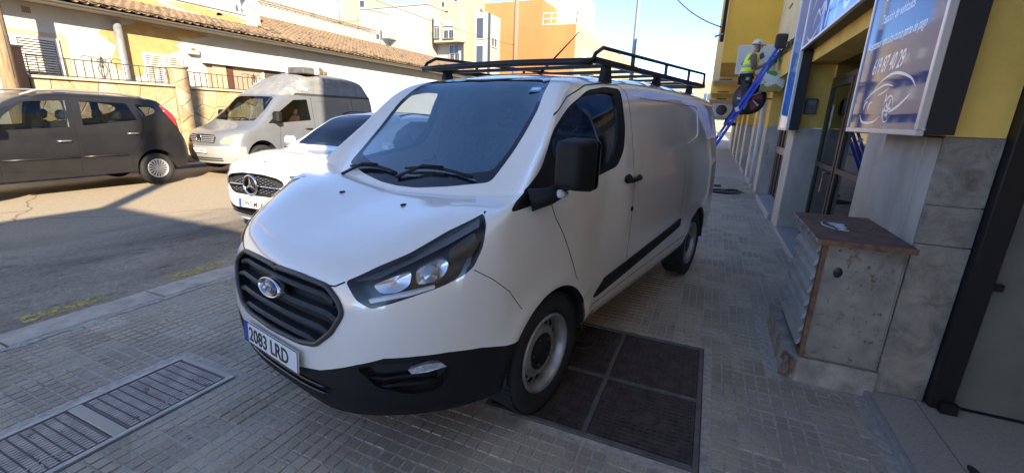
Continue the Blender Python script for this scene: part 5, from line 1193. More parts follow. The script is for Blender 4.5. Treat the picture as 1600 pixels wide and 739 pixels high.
# ---------------------------------------------------------------- near side of the street: the yellow building with its shop front
def window_unit(parent, M, w, h, m_frame, m_glass, depth=.08, bars=1, name='window'):
    """frame and pane in local xy (x across, y up) facing +z"""
    f = MB(); t = .06
    for a in ((-w/2, w/2, h-t, h), (-w/2, w/2, 0, t), (-w/2, -w/2+t, t, h-t), (w/2-t, w/2, t, h-t)): f.box(*a, 0, depth, M)
    for k in range(bars): x = -w/2+w*(k+1)/(bars+1); f.box(x-.03, x+.03, t, h-t, 0, depth*.9, M)
    o = f.build(name, m_frame, parent); g = MB(); g.box(-w/2+t*.5, w/2-t*.5, t*.5, h-t*.5, .01, .02, M); g.build('pane', m_glass, o); return o
def build_right():
    yel = mat('yellow_render', (.90, .56, .12), .9, var=.10, scale=2.5, bump=.5, bscale=60); crm = mat('pale_yellow_render', (.88, .68, .36), .9, var=.08, scale=2, bump=.3, bscale=60)
    lst = mat('grey_stone', (.60, .53, .43), .6, col2=(.40, .35, .285), scale=3, bump=.25, bscale=30, stretch=(1, 1, .5), spots=[((.27, .23, .19), 4, .64), ((.16, .14, .12), 14, .68)]); m, t, p = _nodes('veined_marble'); N = t.nodes; L = t.links
    g = N.new('ShaderNodeNewGeometry'); n1 = N.new('ShaderNodeTexNoise'); n1.inputs['Scale'].default_value = 7; n1.inputs['Detail'].default_value = 12; n1.inputs['Roughness'].default_value = .68; n1.inputs['Distortion'].default_value = .6; L.new(g.outputs['Position'], n1.inputs['Vector'])
    r1 = N.new('ShaderNodeValToRGB'); e = r1.color_ramp.elements; e[0].position = .3; e[0].color = (.14, .11, .078, 1); e[1].position = .72; e[1].color = (.44, .355, .26, 1); v = e.new(.50); v.color = (.27, .23, .18, 1)
    mu = N.new('ShaderNodeTexNoise'); mu.inputs['Scale'].default_value = 3.2; mu.inputs['Detail'].default_value = 4; mu.inputs['Distortion'].default_value = 2.5; L.new(g.outputs['Position'], mu.inputs['Vector'])
    r2 = N.new('ShaderNodeValToRGB'); e = r2.color_ramp.elements; e[0].position = .485; e[0].color = (0, 0, 0, 1); e[1].position = .515; e[1].color = (0, 0, 0, 1); v = e.new(.5); v.color = (1, 1, 1, 1)
    mx = N.new('ShaderNodeMix'); mx.data_type = 'RGBA'; L.new(n1.outputs['Fac'], r1.inputs[0]); L.new(mu.outputs['Fac'], r2.inputs[0]); ml = N.new('ShaderNodeMath'); ml.operation = 'MULTIPLY'; ml.inputs[1].default_value = .16; L.new(r2.outputs[0], ml.inputs[0]); L.new(ml.outputs[0], mx.inputs['Factor']); L.new(r1.outputs[0], mx.inputs[6]); mx.inputs[7].default_value = (.55, .51, .45, 1); L.new(mx.outputs[2], p.inputs['Base Color']); p.inputs['Roughness'].default_value = .7; nB = N.new('ShaderNodeTexNoise'); nB.inputs['Scale'].default_value = 18; nB.inputs['Detail'].default_value = 9; nB.inputs['Roughness'].default_value = .7; L.new(g.outputs['Position'], nB.inputs['Vector']); bB = N.new('ShaderNodeBump'); bB.inputs['Strength'].default_value = .5; bB.inputs['Distance'].default_value = .012; L.new(nB.outputs['Fac'], bB.inputs['Height']); L.new(bB.outputs[0], p.inputs['Normal'])
    marble = m; alu = mat('bronze_frame', (.075, .06, .048), .4, .5); wht = mat('white_trim', (.70, .70, .68), .5)
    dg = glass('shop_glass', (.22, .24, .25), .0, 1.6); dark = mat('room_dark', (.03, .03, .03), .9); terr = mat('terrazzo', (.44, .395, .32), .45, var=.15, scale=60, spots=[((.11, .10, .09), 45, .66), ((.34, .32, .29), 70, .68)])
    B = thing('yellow_building', 'tall yellow building with grey stone plinth lining the sidewalk', 'building', (0, 0, 0))
    X = FAC_X; PZ = 1.56
    def part(name, m_, *bx, bev=0.0): b = MB(); b.box(*bx, None, bev); return b.build(name, m_, B)
    # mass of the building: upper storeys and the rooms behind the shop front
    part('upper_wall', crm, X, 9.0, -1.09, 13.3, 3.12, 10.6); part('lintel_wall', yel, X+.002, X+.5, 3.97, 8.0, 2.45, 3.118); part('lintel_wall', yel, X+.002, X+.5, 8.55, 11.8, 2.55, 3.118); part('lintel_wall', yel, X+.003, X+.5, -1.09, 3.11, 2.75, 3.118)
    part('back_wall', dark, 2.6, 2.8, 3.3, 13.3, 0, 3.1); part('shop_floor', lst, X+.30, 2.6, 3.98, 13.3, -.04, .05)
    # first pillar: street face pale, end face of veined slabs with joints
    part('pillar_core', lst, X+.012, X+.24, 3.12, 3.95, 0, PZ)
    for z0, z1 in ((.002, .98), (.986, 1.20), (1.206, 1.565)):
        b = MB(); b.box(X, X+.245, 3.095, 3.118, z0, z1, None, .003); b.build('stone_slab', marble, B)
    for y0, y1 in ((3.12, 3.30), (3.304, 3.955)):
        b = MB(); b.box(X-.004+(.004 if y0 < 3.2 else 0), X+.010, y0, y1, .002, PZ, None, .003); b.build('stone_slab', lst, B)
    part('pillar_wall', yel, X+.001, X+.245, 3.105, 3.955, 1.568, 3.118)
    # open entrance at the near end
    part('entrance_floor', terr, X-.02, 6, -1.09, 3.085, -.05, .035, bev=.004); part('threshold_edge', mat('threshold_stone', (.33, .32, .30), .6, var=.15, scale=20), X-.05, X-.021, -1.09, 3.085, -.04, .038, bev=.004)
    for a in ((X+.24, 6, 1.70, 1.704), ): b = MB(); b.box(*a, .036, .0365); b.build('floor_joint', dark, B)
    b = MB(); b.box(X+.20, X+.203, -1.09, 3.08, .036, .0365); b.build('floor_joint', dark, B)
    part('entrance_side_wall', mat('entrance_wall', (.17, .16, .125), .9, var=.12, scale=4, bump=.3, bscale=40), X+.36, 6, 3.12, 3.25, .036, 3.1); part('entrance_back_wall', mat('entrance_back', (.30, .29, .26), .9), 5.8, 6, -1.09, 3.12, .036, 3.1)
    b = MB(); b.box(X+.248, X+.355, 3.03, 3.115, .036, 2.75, None, .006); fr = b.build('door_jamb', mat('black_steel', (.012, .012, .013), .45, .3), B)
    b = MB(); b.box(X+.285, X+.365, 2.985, 3.028, .036, .10, None, .004); b.build('floor_pivot', mat('black_steel', (.012, .012, .013)), fr); b = MB(); b.box(X+.356, X+.40, 3.04, 3.07, .78, .82, None, .004); b.build('strike_plate', mat('black_steel', (.012, .012, .013)), fr)
    b = MB(); b.lathe([(0, .002), (.05, .002), (.055, 0)], 20, axes((1.36, 2.47, .0362), (.45, 0, 0), (0, 1.2, 0), (0, 0, 1))); b.build('floor_stain', dark, B)
    # pillars further along
    def pillar(y0, y1, xd=X+.34, zt=3.118):
        c = part('pillar_core', lst, X+.012, xd, y0+.012, y1, 0, PZ); b = MB(); b.box(X+.001, xd+.002, y0-.008, y0+.010, .002, PZ+.002, None, .003); b.build('stone_slab', marble if int(y0*10) % 2 else lst, B); b = MB(); b.box(X-.006, X+.010, y0+.012, y1, .002, PZ+.002, None, .003); b.build('stone_slab', lst, B)
        part('pillar_wall', yel, X+.002, xd, y0, y1, PZ+.005, zt)
    pillar(7.88, 8.53); pillar(11.85, 12.55); pillar(15.2, 16.0); pillar(18.8, 19.8); pillar(22.2, 23.4); pillar(26, 28); pillar(31, 34)
    # glazed double door of the shop
    part('door_side_panel', lst, X+.30, X+.34, 4.96, 5.56, .05, 2.42); part('reveal', lst, X+.02, X+.33, 3.957, 3.99, .0, 2.45); part('shop_step', mat('threshold_stone', (.33, .32, .30)), X-.03, X+.30, 4.0, 7.86, -.04, .055, bev=.004)
    D = thing('shop_door', 'bronze framed glass double door under the shop sign with red tag', 'door', (X+.33, 0, .06))
    for k, (a, c) in enumerate(((5.60, 6.68), (6.74, 7.84))):
        f = MB(); tt = .075
        for q in ((a, c, 2.06, 2.06+tt), (a, c, 0, .16), (a, a+tt, .16, 2.06), (c-tt, c, .16, 2.06)): f.box(0, .05, *q)
        f.box(0, .05, a+tt, c-tt, .98, 1.04); lf = f.build('door_leaf', alu, D)
        for z0, z1 in ((.16, .98), (1.04, 2.06)): gl = MB(); gl.box(.022, .028, a+tt, c-tt, z0, z1); gl.build('pane', dg, lf)
    f = MB(); f.box(0, .05, 5.60, 7.84, 2.14, 2.20); fl = f.build('transom', alu, D); gl = MB(); gl.box(.022, .028, 5.6, 7.84, 2.2, 2.5); gl.build('pane', dg, fl)
    h = MB(); h.tube([(-.01, 6.80, .96), (-.055, 6.80, .96), (-.055, 6.93, .96)], .011, 6); h.build('handle', alu, D)
    tg = thing('door_tag', 'red paper tag hanging from the shop door handle', 'tag', (X+.265, 6.90, .86)); b = MB(); b.box(-.002, .002, -.035, .035, -.10, .09, Matrix.Rotation(.12, 4, 'X')); b.build('card', mat('tag_red', (.42, .07, .08), .6, spots=((.7, .5, .5), 30, .6)), tg); b = MB(); b.tube([(0, 0, .09), (0, .03, .16)], .004, 5); b.build('string', mat('string', (.5, .4, .2), .8), tg)
    ib = thing('letter_box', 'small grey metal intercom box on the yellow pillar beside the shop door', 'intercom', (X+.13, 7.85, 1.87)); b = MB(); b.box(-.075, .075, -.03, .03, -.11, .11, None, .01); b.build('case', mat('box_grey', (.12, .12, .12), .5, .3), ib); b = MB(); b.box(-.05, .05, -.034, -.031, .02, .08); b.build('speaker_plate', mat('box_plate', (.2, .2, .2), .4, .5), ib)
    # second and later doors
    for k, (a, c, mm) in enumerate(((8.56, 11.82, alu), (12.58, 15.17, mat('white_door', (.5, .52, .54), .5)), (16.05, 18.75, alu), (19.85, 22.15, alu), (23.45, 25.95, mat('brown_door', (.10, .05, .03), .5)), (28.05, 30.95, alu))):
        d = thing('street_door', ['brown slatted metal door next to the shop sign', 'pale door behind the ladder', 'dark door in the third bay beyond the ladder', 'dark door in the fourth bay of the yellow building', 'brown door far along the yellow building', 'farthest dark door of the yellow building'][k], 'door', (X+.26, 0, .02), 0, 'doors along the yellow building')
        f = MB(); f.box(0, .05, a, c, 0, 2.5); f.build('leaf', mm, d)
        for i in range(int((c-a)/.42)): f = MB(); y = a+.2+i*.42; f.box(-.03, 0, y-.035, y+.035, .05, 2.45, None, .008); f.build('stile', mm, d)
        f = MB(); f.box(-.034, 0, a+.05, c-.05, .98, 1.12); f.build('lock_rail', mat('brushed_rail', (.24, .23, .22), .4, .6), d)
        b = MB(); b.box(X-.06, X+.25, a+.05, a+(c-a)*.75, -.04, .11, None, .01); tag(b.build('door_step', mat('step_stone', (.36, .35, .33), .7, var=.12, scale=12)), ['pale stone step before the brown slatted door', 'pale stone step under the white pipe', 'stone step in the third bay beyond the ladder', 'stone step in the fourth bay', 'stone step before the far brown door', 'farthest stone step along the sidewalk'][k], 'step', 'door steps along the sidewalk')
    b = MB(); b.tube([(X-.05, 13.0, .05), (X-.05, 13.0, 2.3)], .05, 10); tag(b.build('downpipe', wht), 'white downpipe on the yellow wall past the ladder', 'pipe')
    # cable bundle with a black junction box
    cb = thing('cable_bundle', 'sagging bundle of dark cables clipped along the yellow wall', 'cables', (0, 0, 0)); ck = mat('cable_black', (.03, .028, .026), .7); rr = random.Random(2)
    for i in range(6):
        pts = [(X-.03-.035*rr.random(), 8.5+5.0*j/20, 3.06+.05*math.sin(j*.9+i)+.03*rr.random()-.012*i) for j in range(21)]; b = MB(); b.tube(pts, .012, 6); b.build('cable', ck, cb)
    jb = thing('junction_box', 'black box fixed above the ladder top on the wall', 'box', (X-.10, 11.1, 3.25)); b = MB(); b.box(-.10, .10, -.12, .12, -.14, .14, Matrix.Rotation(.2, 4, 'X'), .03); b.build('case', ck, jb); b = MB(); b.tube([(0, -.05, -.12), (0, -.1, -.25), (.03, -.3, -.2)], .012, 6); b.build('lead', ck, jb)
    for z, y0, y1 in ((3.5, 9.4, 9.7), (3.95, 11.2, 11.6)): b = MB(); b.box(X-.02, X, y0, y1, z, z+.02); b.build('wall_vent', alu, B)
    # jutting upper storeys further along, each with its end wall towards us
    part('jutting_storey', mat('deep_yellow', (.84, .49, .07), .9, var=.06, scale=2), -.05, X-.001, 13.3, 17.2, 3.10, 9.8); part('upper_wall_beyond', yel, X, 9, 13.301, 40, 3.12, 10.0)
    part('balcony_front', crm, -.22, X-.002, 17.21, 19.5, 2.97, 10.2); part('balcony_front', yel, -.28, X-.002, 19.51, 23.0, 2.70, 10.0); part('balcony_front', crm, -.36, X-.002, 23.01, 27, 2.60, 9.8); part('balcony_front', yel, -.42, X-.002, 27.01, 33, 2.45, 9.5); part('balcony_front', crm, -.45, X-.002, 33.01, 42, 2.3, 9)
    for y, z in ((17.205, 2.99), (19.505, 2.73), (23.0, 2.62)): b = MB(); b.box(-.05, .35, y-.02, y-.002, z-.0, z+.04); b.build('drip_vent', alu, B)
    b = MB(); b.tube([(-.12, 13.25, 3.6), (-.12, 13.25, 10.4)], .045, 8); b.build('rain_pipe', alu, B); b = MB(); b.bar((-.30, 13.22, 3.72), (-.10, 13.22, 3.78), .05, .04); b.build('flood_lamp', mat('lamp_grey2', (.25, .25, .26), .5), B)
    b = MB(); b.tube([(-.02, 13.2, 5.2), (-.12, 13.2, 4.6), (-.12, 13.2, 5.8)], .05, 8); b.build('corner_pipe', mat('pipe_maroon', (.10, .04, .035), .6), B)
    ac = thing('air_conditioner', 'white air conditioner hung under the far balconies', 'air conditioner', (.25, 21.5, 2.12)); b = MB(); b.box(-.4, .4, -.15, .15, -.28, .28, None, .03); b.build('case', mat('ac_white', (.55, .52, .46), .6), ac); b = MB(); b.lathe([(0, 0), (.21, 0), (.23, -.02)], 20, axes((-.05, -.155, 0), (1, 0, 0), (0, 0, 1), (0, -1, 0))); b.build('fan_grille', mat('fan_dark', (.05, .05, .05), .6), ac)
    # far side street clutter seen under the balconies
    b = MB(); b.box(-.3, X-.1, 27, 27.2, 1.75, 2.4); tag(b.build('far_sign', mat('far_sign_grey', (.42, .40, .36), .7)), 'pale sign board under the farthest balconies', 'sign')
    # ---- projecting signs
    s = thing('projecting_sign', 'pale grey rectangular projecting sign behind the workman', 'sign', (.72, 12.62, 3.08)); b = MB(); b.box(-.42, .42, -.04, .04, -.30, .30); b.build('board', mat('sign_pale', (.60, .60, .58), .5), s)
    b = MB()
    for q in ((-.435, .435, .30, .325), (-.435, .435, -.325, -.30), (-.435, -.41, -.30, .30), (.41, .435, -.30, .30)): b.box(q[0], q[1], -.05, .05, q[2], q[3])
    b.build('frame', wht, s); text_obj('lettering', 'Co', .20, mat('print_dark', (.05, .05, .07), .5), axes((-.33, -.042, -.16), (1, 0, 0), (0, 0, 1), (0, -1, 0)), s, extrude=.001); b = MB(); b.prism(rounded([(-.02, .0), (.10, .14), (.16, .02), (.05, -.05)], .03), .004, axes((.0, -.041, .03), (1, 0, 0), (0, 0, 1), (0, -1, 0))); b.build('emblem', mat('print_dark', (.05, .05, .07)), s); b = MB(); b.bar((.42, 0, .2), (.50, 0, .2), .03, .03); b.build('bracket', alu, s)
    s = thing('wheel_sign', 'round projecting sign picturing a red and white car wheel', 'sign', (.66, 11.98, 2.16)); M = axes((0, 0, 0), (1, 0, 0), (0, 0, 1), (0, -1, 0))
    b = MB(); b.lathe([(0, .03), (.30, .03), (.34, .02), (.36, 0), (.34, -.02), (0, -.03)], 36, M); b.build('disc', mat('sign_black', (.02, .02, .022), .4), s)
    for k in range(5):
        a = 2*PI*k/5+.3; Ms = M @ axes((0, 0, .0305), (math.cos(a), math.sin(a), 0), (-math.sin(a), math.cos(a), 0), (0, 0, 1)); b = MB(); b.prism([(.05, -.03), (.25, -.09), (.27, 0), (.25, .03), (.06, .02)], .004, Ms); b.build('red_spoke', mat('sign_red', (.55, .05, .07), .5), s); b = MB(); b.prism([(.06, .035), (.25, .05), (.24, .10), (.08, .06)], .004, Ms); b.build('white_spoke', mat('sign_white', (.75, .74, .72), .5), s)
    b = MB(); b.bar((.36, 0, 0), (.46, 0, 0), .03, .03); b.build('bracket', alu, s)
    # ---- shop sign: a portal of three panels
    S = thing('shop_sign', 'blue glossy shop sign portal with white lettering and silver edges', 'shop sign', (0, 0, 0)); m, t, p = _nodes('sign_gloss'); N = t.nodes; L = t.links
    p.inputs['Base Color'].default_value = (.07, .26, .70, 1); p.inputs['Roughness'].default_value = .04; p.inputs['Specular IOR Level'].default_value = .12; p.inputs['Coat Weight'].default_value = 0; p.inputs['Coat Roughness'].default_value = .015; p.inputs['Coat IOR'].default_value = 1.5  # blue of the reflected sky is put into the base colour
    nb = N.new('ShaderNodeTexNoise'); nb.inputs['Scale'].default_value = 2.5; bp = N.new('ShaderNodeBump'); bp.inputs['Strength'].default_value = .05; bp.inputs['Distance'].default_value = .02; tc = N.new('ShaderNodeTexCoord'); L.new(tc.outputs['Object'], nb.inputs['Vector']); L.new(nb.outputs['Fac'], bp.inputs['Height']); L.new(bp.outputs[0], p.inputs['Coat Normal'])
    gl_ = m; m2, t2, p2 = _nodes('sign_gloss_black'); p2.inputs['Base Color'].default_value = (.012, .06, .22, 1); p2.inputs['Roughness'].default_value = .04; p2.inputs['Coat Weight'].default_value = 0; p2.inputs['Coat Roughness'].default_value = .012; p2.inputs['Coat IOR'].default_value = 1.5; p2.inputs['Specular IOR Level'].default_value = .11
    sil = mat('sign_silver', (.55, .56, .58), .35, .6); bk = mat('sign_side_black', (.008, .008, .009), .5); F = X-.155; ink = mat('sign_white_print', (.90, .90, .90), .12, spec=.35)
    def panel(y0, y1, z0, z1, face, nm):
        b = MB(); b.box(F+.012, X-.001, y0+.01, y1-.01, z0+.01, z1-.01); o = b.build(nm, bk, S)
        b = MB(); b.box(F, F+.011, y0+.03, y1-.03, z0+.03, z1-.03); b.build('face', face, o); tt = .032
        for q in ((y0, y1, z0, z0+tt), (y0, y1, z1-tt, z1), (y0, y0+tt, z0+tt, z1-tt), (y1-tt, y1, z0+tt, z1-tt)): b = MB(); b.box(F-.008, F+.03, *q, None, .003); b.build('edge_strip', sil, o)
        return o
    R = panel(2.985, 4.34, 1.565, 3.6, m2, 'panel'); TP = panel(4.345, 7.60, 2.60, 3.6, gl_, 'panel'); LP = panel(7.605, 8.50, 1.52, 3.6, gl_, 'panel')
    for z in (1.60, 2.3, 3.0): b = MB(); b.lathe([(0, .003), (.008, .002), (.009, 0)], 10, axes((F+.025, 2.984, z), (1, 0, 0), (0, 0, 1), (0, -1, 0))); b.build('screw', sil, R)
    # text reads from left to right as seen from the street: towards -y
    def TX(y, z): return axes((F-.0004, y, z), (0, -1, 0), (0, 0, 1), (-1, 0, 0))
    for s_, sz, y, z, k in (('Aceptamos vehículos como parte de pago', .082, 4.24, 2.135, .90), ('Tasación de vehículos', .085, 4.06, 2.285, .95), ('Garantía de 12 meses', .085, 4.08, 2.435, .95), ('Compra y venta', .085, 4.10, 2.61, .95), ('619 87 40 29', .145, 4.02, 1.955, .92)):
        text_obj('lettering', s_, sz, ink, TX(y, z), R, shear=.25, extrude=.0002, sx=.80*k, bold=.0015 if sz > .1 else .0006)
    def brush(pts, w, par, M): # a tapering painted stroke
        P = smoothcurve(pts, 6); n = len(P); A = []; Bp = []
        for i, q in enumerate(P):
            t_ = (P[min(i+1, n-1)]-P[max(i-1, 0)]).normalized(); nn = Vector((-t_.y, t_.x)); ww = w*math.sin(PI*(.04+.92*i/(n-1)))**.7
            A.append(tuple(q+nn*ww/2)); Bp.append(tuple(q-nn*ww/2))
        b = MB(); b.prism(A+Bp[::-1], .0003, M); b.build('car_drawing', ink, par)
    Mc = TX(4.18, 1.60) @ Matrix.Diagonal((1, .74, 1, 1))
    for pts, w in (([(.10, .12), (.20, .05), (.42, .05), (.55, .10)], .022), ([(.14, .24), (.28, .31), (.50, .36), (.66, .34)], .020), ([(.30, .33), (.45, .41), (.66, .44), (.90, .38), (1.02, .30)], .022), ([(.16, .16), (.17, .22), (.22, .24)], .022), ([(.26, .14), (.27, .21), (.33, .23)], .022), ([(.58, .28), (.60, .16), (.68, .08)], .03), ([(.66, .12), (.82, .17), (.98, .26)], .022), ([(.40, .28), (.52, .30), (.60, .33)], .014)): brush(pts, w, R, Mc)
    brush([(.66+.075*math.cos(2*PI*i/12), .155+.105*math.sin(2*PI*i/12)) for i in range(12)], .016, R, Mc)
    for k in range(5): a = 2*PI*k/5; brush([(.66, .155), (.66+.06*math.cos(a), .155+.085*math.sin(a))], .022, R, Mc)
    for dy, ch in ((0, 'P'), (.44, 'r'), (.72, 'O')): text_obj('lettering', ch, .62, ink, TX(6.28-dy, 2.66), TP, shear=.30, extrude=.0002, sx=.85, bold=.004)
    Mt = TX(7.5, 2.64)
    for pts, w in (([(.15, .1), (.5, .0), (1.0, .12)], .03), ([(.2, .35), (.5, .5), (.9, .45), (1.2, .3)], .03), ([(.3, .55), (.7, .75), (1.1, .6)], .03), ([(.5, .15), (.7, .3), (.9, .2)], .04)): brush(pts, w, TP, Mt)
    for k in range(9): a = 2*PI*k/9; brush([(1.05, .35), (1.05+.2*math.cos(a), .35+.24*math.sin(a))], .04, TP, Mt)
    # ---- rusty service cabinet on its plinth
    pl = thing('cabinet_plinth', 'broken concrete plinth under the rusty service cabinet', 'plinth', (0, 0, 0)); cm = mat('plinth_concrete', (.36, .31, .25), .95, var=.3, scale=9, bump=.7, bscale=40)
    b = MB(); b.prism([(.70, 3.06), (1.112, 3.06), (1.112, 3.96), (.63, 3.96), (.63, 3.22), (.655, 3.14)], .175, None, -.01); b.build('block', cm, pl); rb = random.Random(9); rub = mat('rubble_brown', (.24, .17, .12), .95, var=.3, scale=30, bump=.6, bscale=60)
    for i in range(14):
        x, y = .655+rb.uniform(-.02, .05), 3.10+rb.uniform(-.03, .09); bm = bmesh.new(); bmesh.ops.create_icosphere(bm, subdivisions=1, radius=rb.uniform(.015, .04))
        for v in bm.verts: v.co = Vector((v.co.x*rb.uniform(.7, 1.3), v.co.y*rb.uniform(.7, 1.3), v.co.z*rb.uniform(.6, 1.1)))+Vector((x, y, rb.uniform(.02, .16)))
        me = bpy.data.meshes.new('rubble'); bm.to_mesh(me); bm.free(); me.materials.append(rub); link(bpy.data.objects.new('rubble', me), pl)
    cab = thing('service_cabinet', 'rusty grey metal cabinet with louvred side and brown top', 'cabinet', (0, 0, 0)); cg = mat('cabinet_grey', (.30, .265, .21), .6, .1, var=.25, scale=6, spots=[((.15, .070, .022), 9.0, .62), ((.17, .145, .115), 3.5, .56), ((.22, .11, .04), 24, .60), ((.08, .07, .06), 13, .62)], bump=.12, bscale=60); ru = mat('rust_brown', (.15, .075, .052), .65, .1, var=.35, scale=9, spots=((.16, .07, .03), 12, .6), bump=.3, bscale=50); ed = mat('rust_edge', (.20, .10, .05), .8, var=.4, scale=20)
    x0, x1, y0, y1, z0, z1 = .70, 1.11, 3.085, 3.83, .168, .945
    b = MB(); b.box(x0+.03, x1, y0, y1, z0, z1); b.build('case', cg, cab); b = MB(); b.box(x0+.025, x1-.012, y0-.012, y0-.001, z0+.012, z1-.015, None, .004); dr = b.build('door_panel', cg, cab)
    b = MB(); b.lathe([(0, .004), (.020, .003), (.024, 0)], 16, axes((x0+.10, y0-.012, z1-.19), (1, 0, 0), (0, 0, 1.4), (0, -1, 0))); b.build('lock', mat('lock_black', (.01, .01, .012), .4), dr)
    for nm, q in (('corner_angle', (x0, x0+.024, y0-.010, y0+.03, z0, z1)), ('corner_angle', (x0, x0+.024, y1-.03, y1, z0, z1)), ('louvre_sill', (x0, x0+.026, y0+.031, y1-.031, z0, z0+.03))): b = MB(); b.box(*q); b.build(nm, ed, cab)
    n = 8
    for i in range(n):
        zz = z0+.04+(i+.15)*(z1-z0-.06)/n; hh = (z1-z0-.06)/n; prof = [(x0+.024, zz+hh*.97), (x0+.002, zz+hh*.74), (x0-.018, zz+hh*.38), (x0-.024, zz+hh*.10), (x0-.016, zz+hh*.04), (x0+.020, zz+hh*.50)]
        vs = [(a, y, c) for y in (y0+.032, y1-.032) for a, c in prof]; k = len(prof); meshobj('louvre', vs, [(j, (j+1) % k, k+(j+1) % k, k+j) for j in range(k)]+[tuple(range(k))[::-1], tuple(range(k, 2*k))], mat('louvre_grey', (.42, .40, .36), .6, .1, var=.15, scale=4, spots=((.20, .12, .06), 9, .66)), cab)
    MT = T(.0, 0, .948) @ T(.9, 0, 0) @ Matrix.Rotation(-.012, 4, 'Y') @ T(-.9, 0, .003); b = MB(); b.box(x0-.06, x1+.004, y0-.10, y1+.06, 0, .014, MT, .003); tp = b.build('top_plate', ru, cab); b = MB(); b.box(x0-.062, x0-.052, y0-.10, y1+.06, -.018, .016, MT); b.build('top_edge', mat('worn_bright_edge', (.42, .40, .38), .6, .3, spots=((.14, .07, .04), 30, .52)), tp); b = MB(); b.box(x0-.052, x1, y0-.102, y0-.094, -.016, .016, MT); b.build('top_edge', ed, tp)
    wp = mat('white_paint_scrawl', (.62, .62, .62), .7)
    for pts in ([(.02, .0), (.05, .10), (.03, .02), (.10, .09), (.09, .0)], [(.12, .02), (.15, .09), (.17, .02), (.20, .08)], [(.0, -.03), (.12, -.05), (.24, .0)], [(.22, .07), (.25, .02), (.27, .08)]):
        b = MB(); b.tube([MT @ Vector((x0+.10+q.y*.9, y1-.26-q.x*.9, .0155)) for q in (Vector(p_) for p_ in smoothcurve([(a, c, 0) for a, c in pts], 4))], .004, 5); b.build('paint_scrawl', wp, tp)
    # loose cables left on the sidewalk
    lc = thing('loose_cables', 'thin black cables lying coiled on the sidewalk behind the van', 'cables', (0, 0, 0))
    for i in range(5):
        b = MB(); b.tube([(.42+.45*math.cos(j*.4+i)*(1-.08*i), 11.6+.35*math.sin(j*.4+i*1.3)+.05*i, .012+.006*(i % 2)) for j in range(15)], .009, 5); b.build('cable', ck, lc)
    b = MB(); b.box(.0, .38, 12.5, 12.62, 0, .05, None, .01); tag(b.build('timber_offcut', mat('offcut', (.10, .09, .08), .8)), 'short dark board lying on the sidewalk past the cables', 'board')
# ---------------------------------------------------------------- buildings down the street and behind the camera
def block(name, label, x0, x1, y0, y1, h, m, group=None, parapet=.25):
    t = thing(name, label, 'building', (0, 0, 0), 0, group); b = MB(); b.box(x0, x1, y0, y1, -.1, h); b.build('wall', m, t)
    if parapet: b = MB(); b.box(x0-.06, x1+.06, y0-.06, y1+.06, h+.002, h+parapet*.35); b.build('parapet', m, t)
    return t
def face_windows(t, axis, pos, spots, fm, gm, bars=1, shutter=None, rail=None):
    """windows on a wall: axis 'y' = wall facing -y at y=pos (spots in x), axis 'x' = wall facing +x at x=pos (spots in y)"""
    for (c, z, w, h) in spots:
        M = axes((c, pos, z), (1, 0, 0), (0, 0, 1), (0, -1, 0)) if axis == 'y' else axes((pos, c, z), (0, 1, 0), (0, 0, 1), (1, 0, 0))
        o = window_unit(t, M, w, h, fm, gm, .06, bars)
        if shutter: b = MB(); b.box(-w/2+.05, w/2-.05, h*.45, h-.05, .021, .04, M); b.build('blind', shutter, o)
        if rail:
            b = MB(); b.box(-w/2, w/2, .0, .05, .08, .11, M); b.box(-w/2, w/2, .85, .89, .08, .11, M)
            for i in range(7): x = -w/2+w*i/6; b.box(x-.012, x+.012, .05, .85, .085, .105, M)
            tag(b.build('railing', rail, o), kind='stuff')
def balcony(t, axis, pos, c, z, w, d, m, rail=None):
    sg = (lambda a, b_, z0, z1, o0, o1: (a, b_, pos-o1, pos-o0, z0, z1)) if axis == 'y' else (lambda a, b_, z0, z1, o0, o1: (pos+o0, pos+o1, a, b_, z0, z1))
    b = MB(); b.box(*sg(c-w/2, c+w/2, z, z+.18, .002, d)); o = b.build('balcony', m, t)
    b = MB(); b.box(*sg(c-w/2, c+w/2, z+.181, z+1.0, d-.10, d)); b.box(*sg(c-w/2, c-w/2+.1, z+.181, z+1.0, .003, d-.101)); b.box(*sg(c+w/2-.1, c+w/2, z+.181, z+1.0, .003, d-.101)); b.build('balcony_wall', m, o)
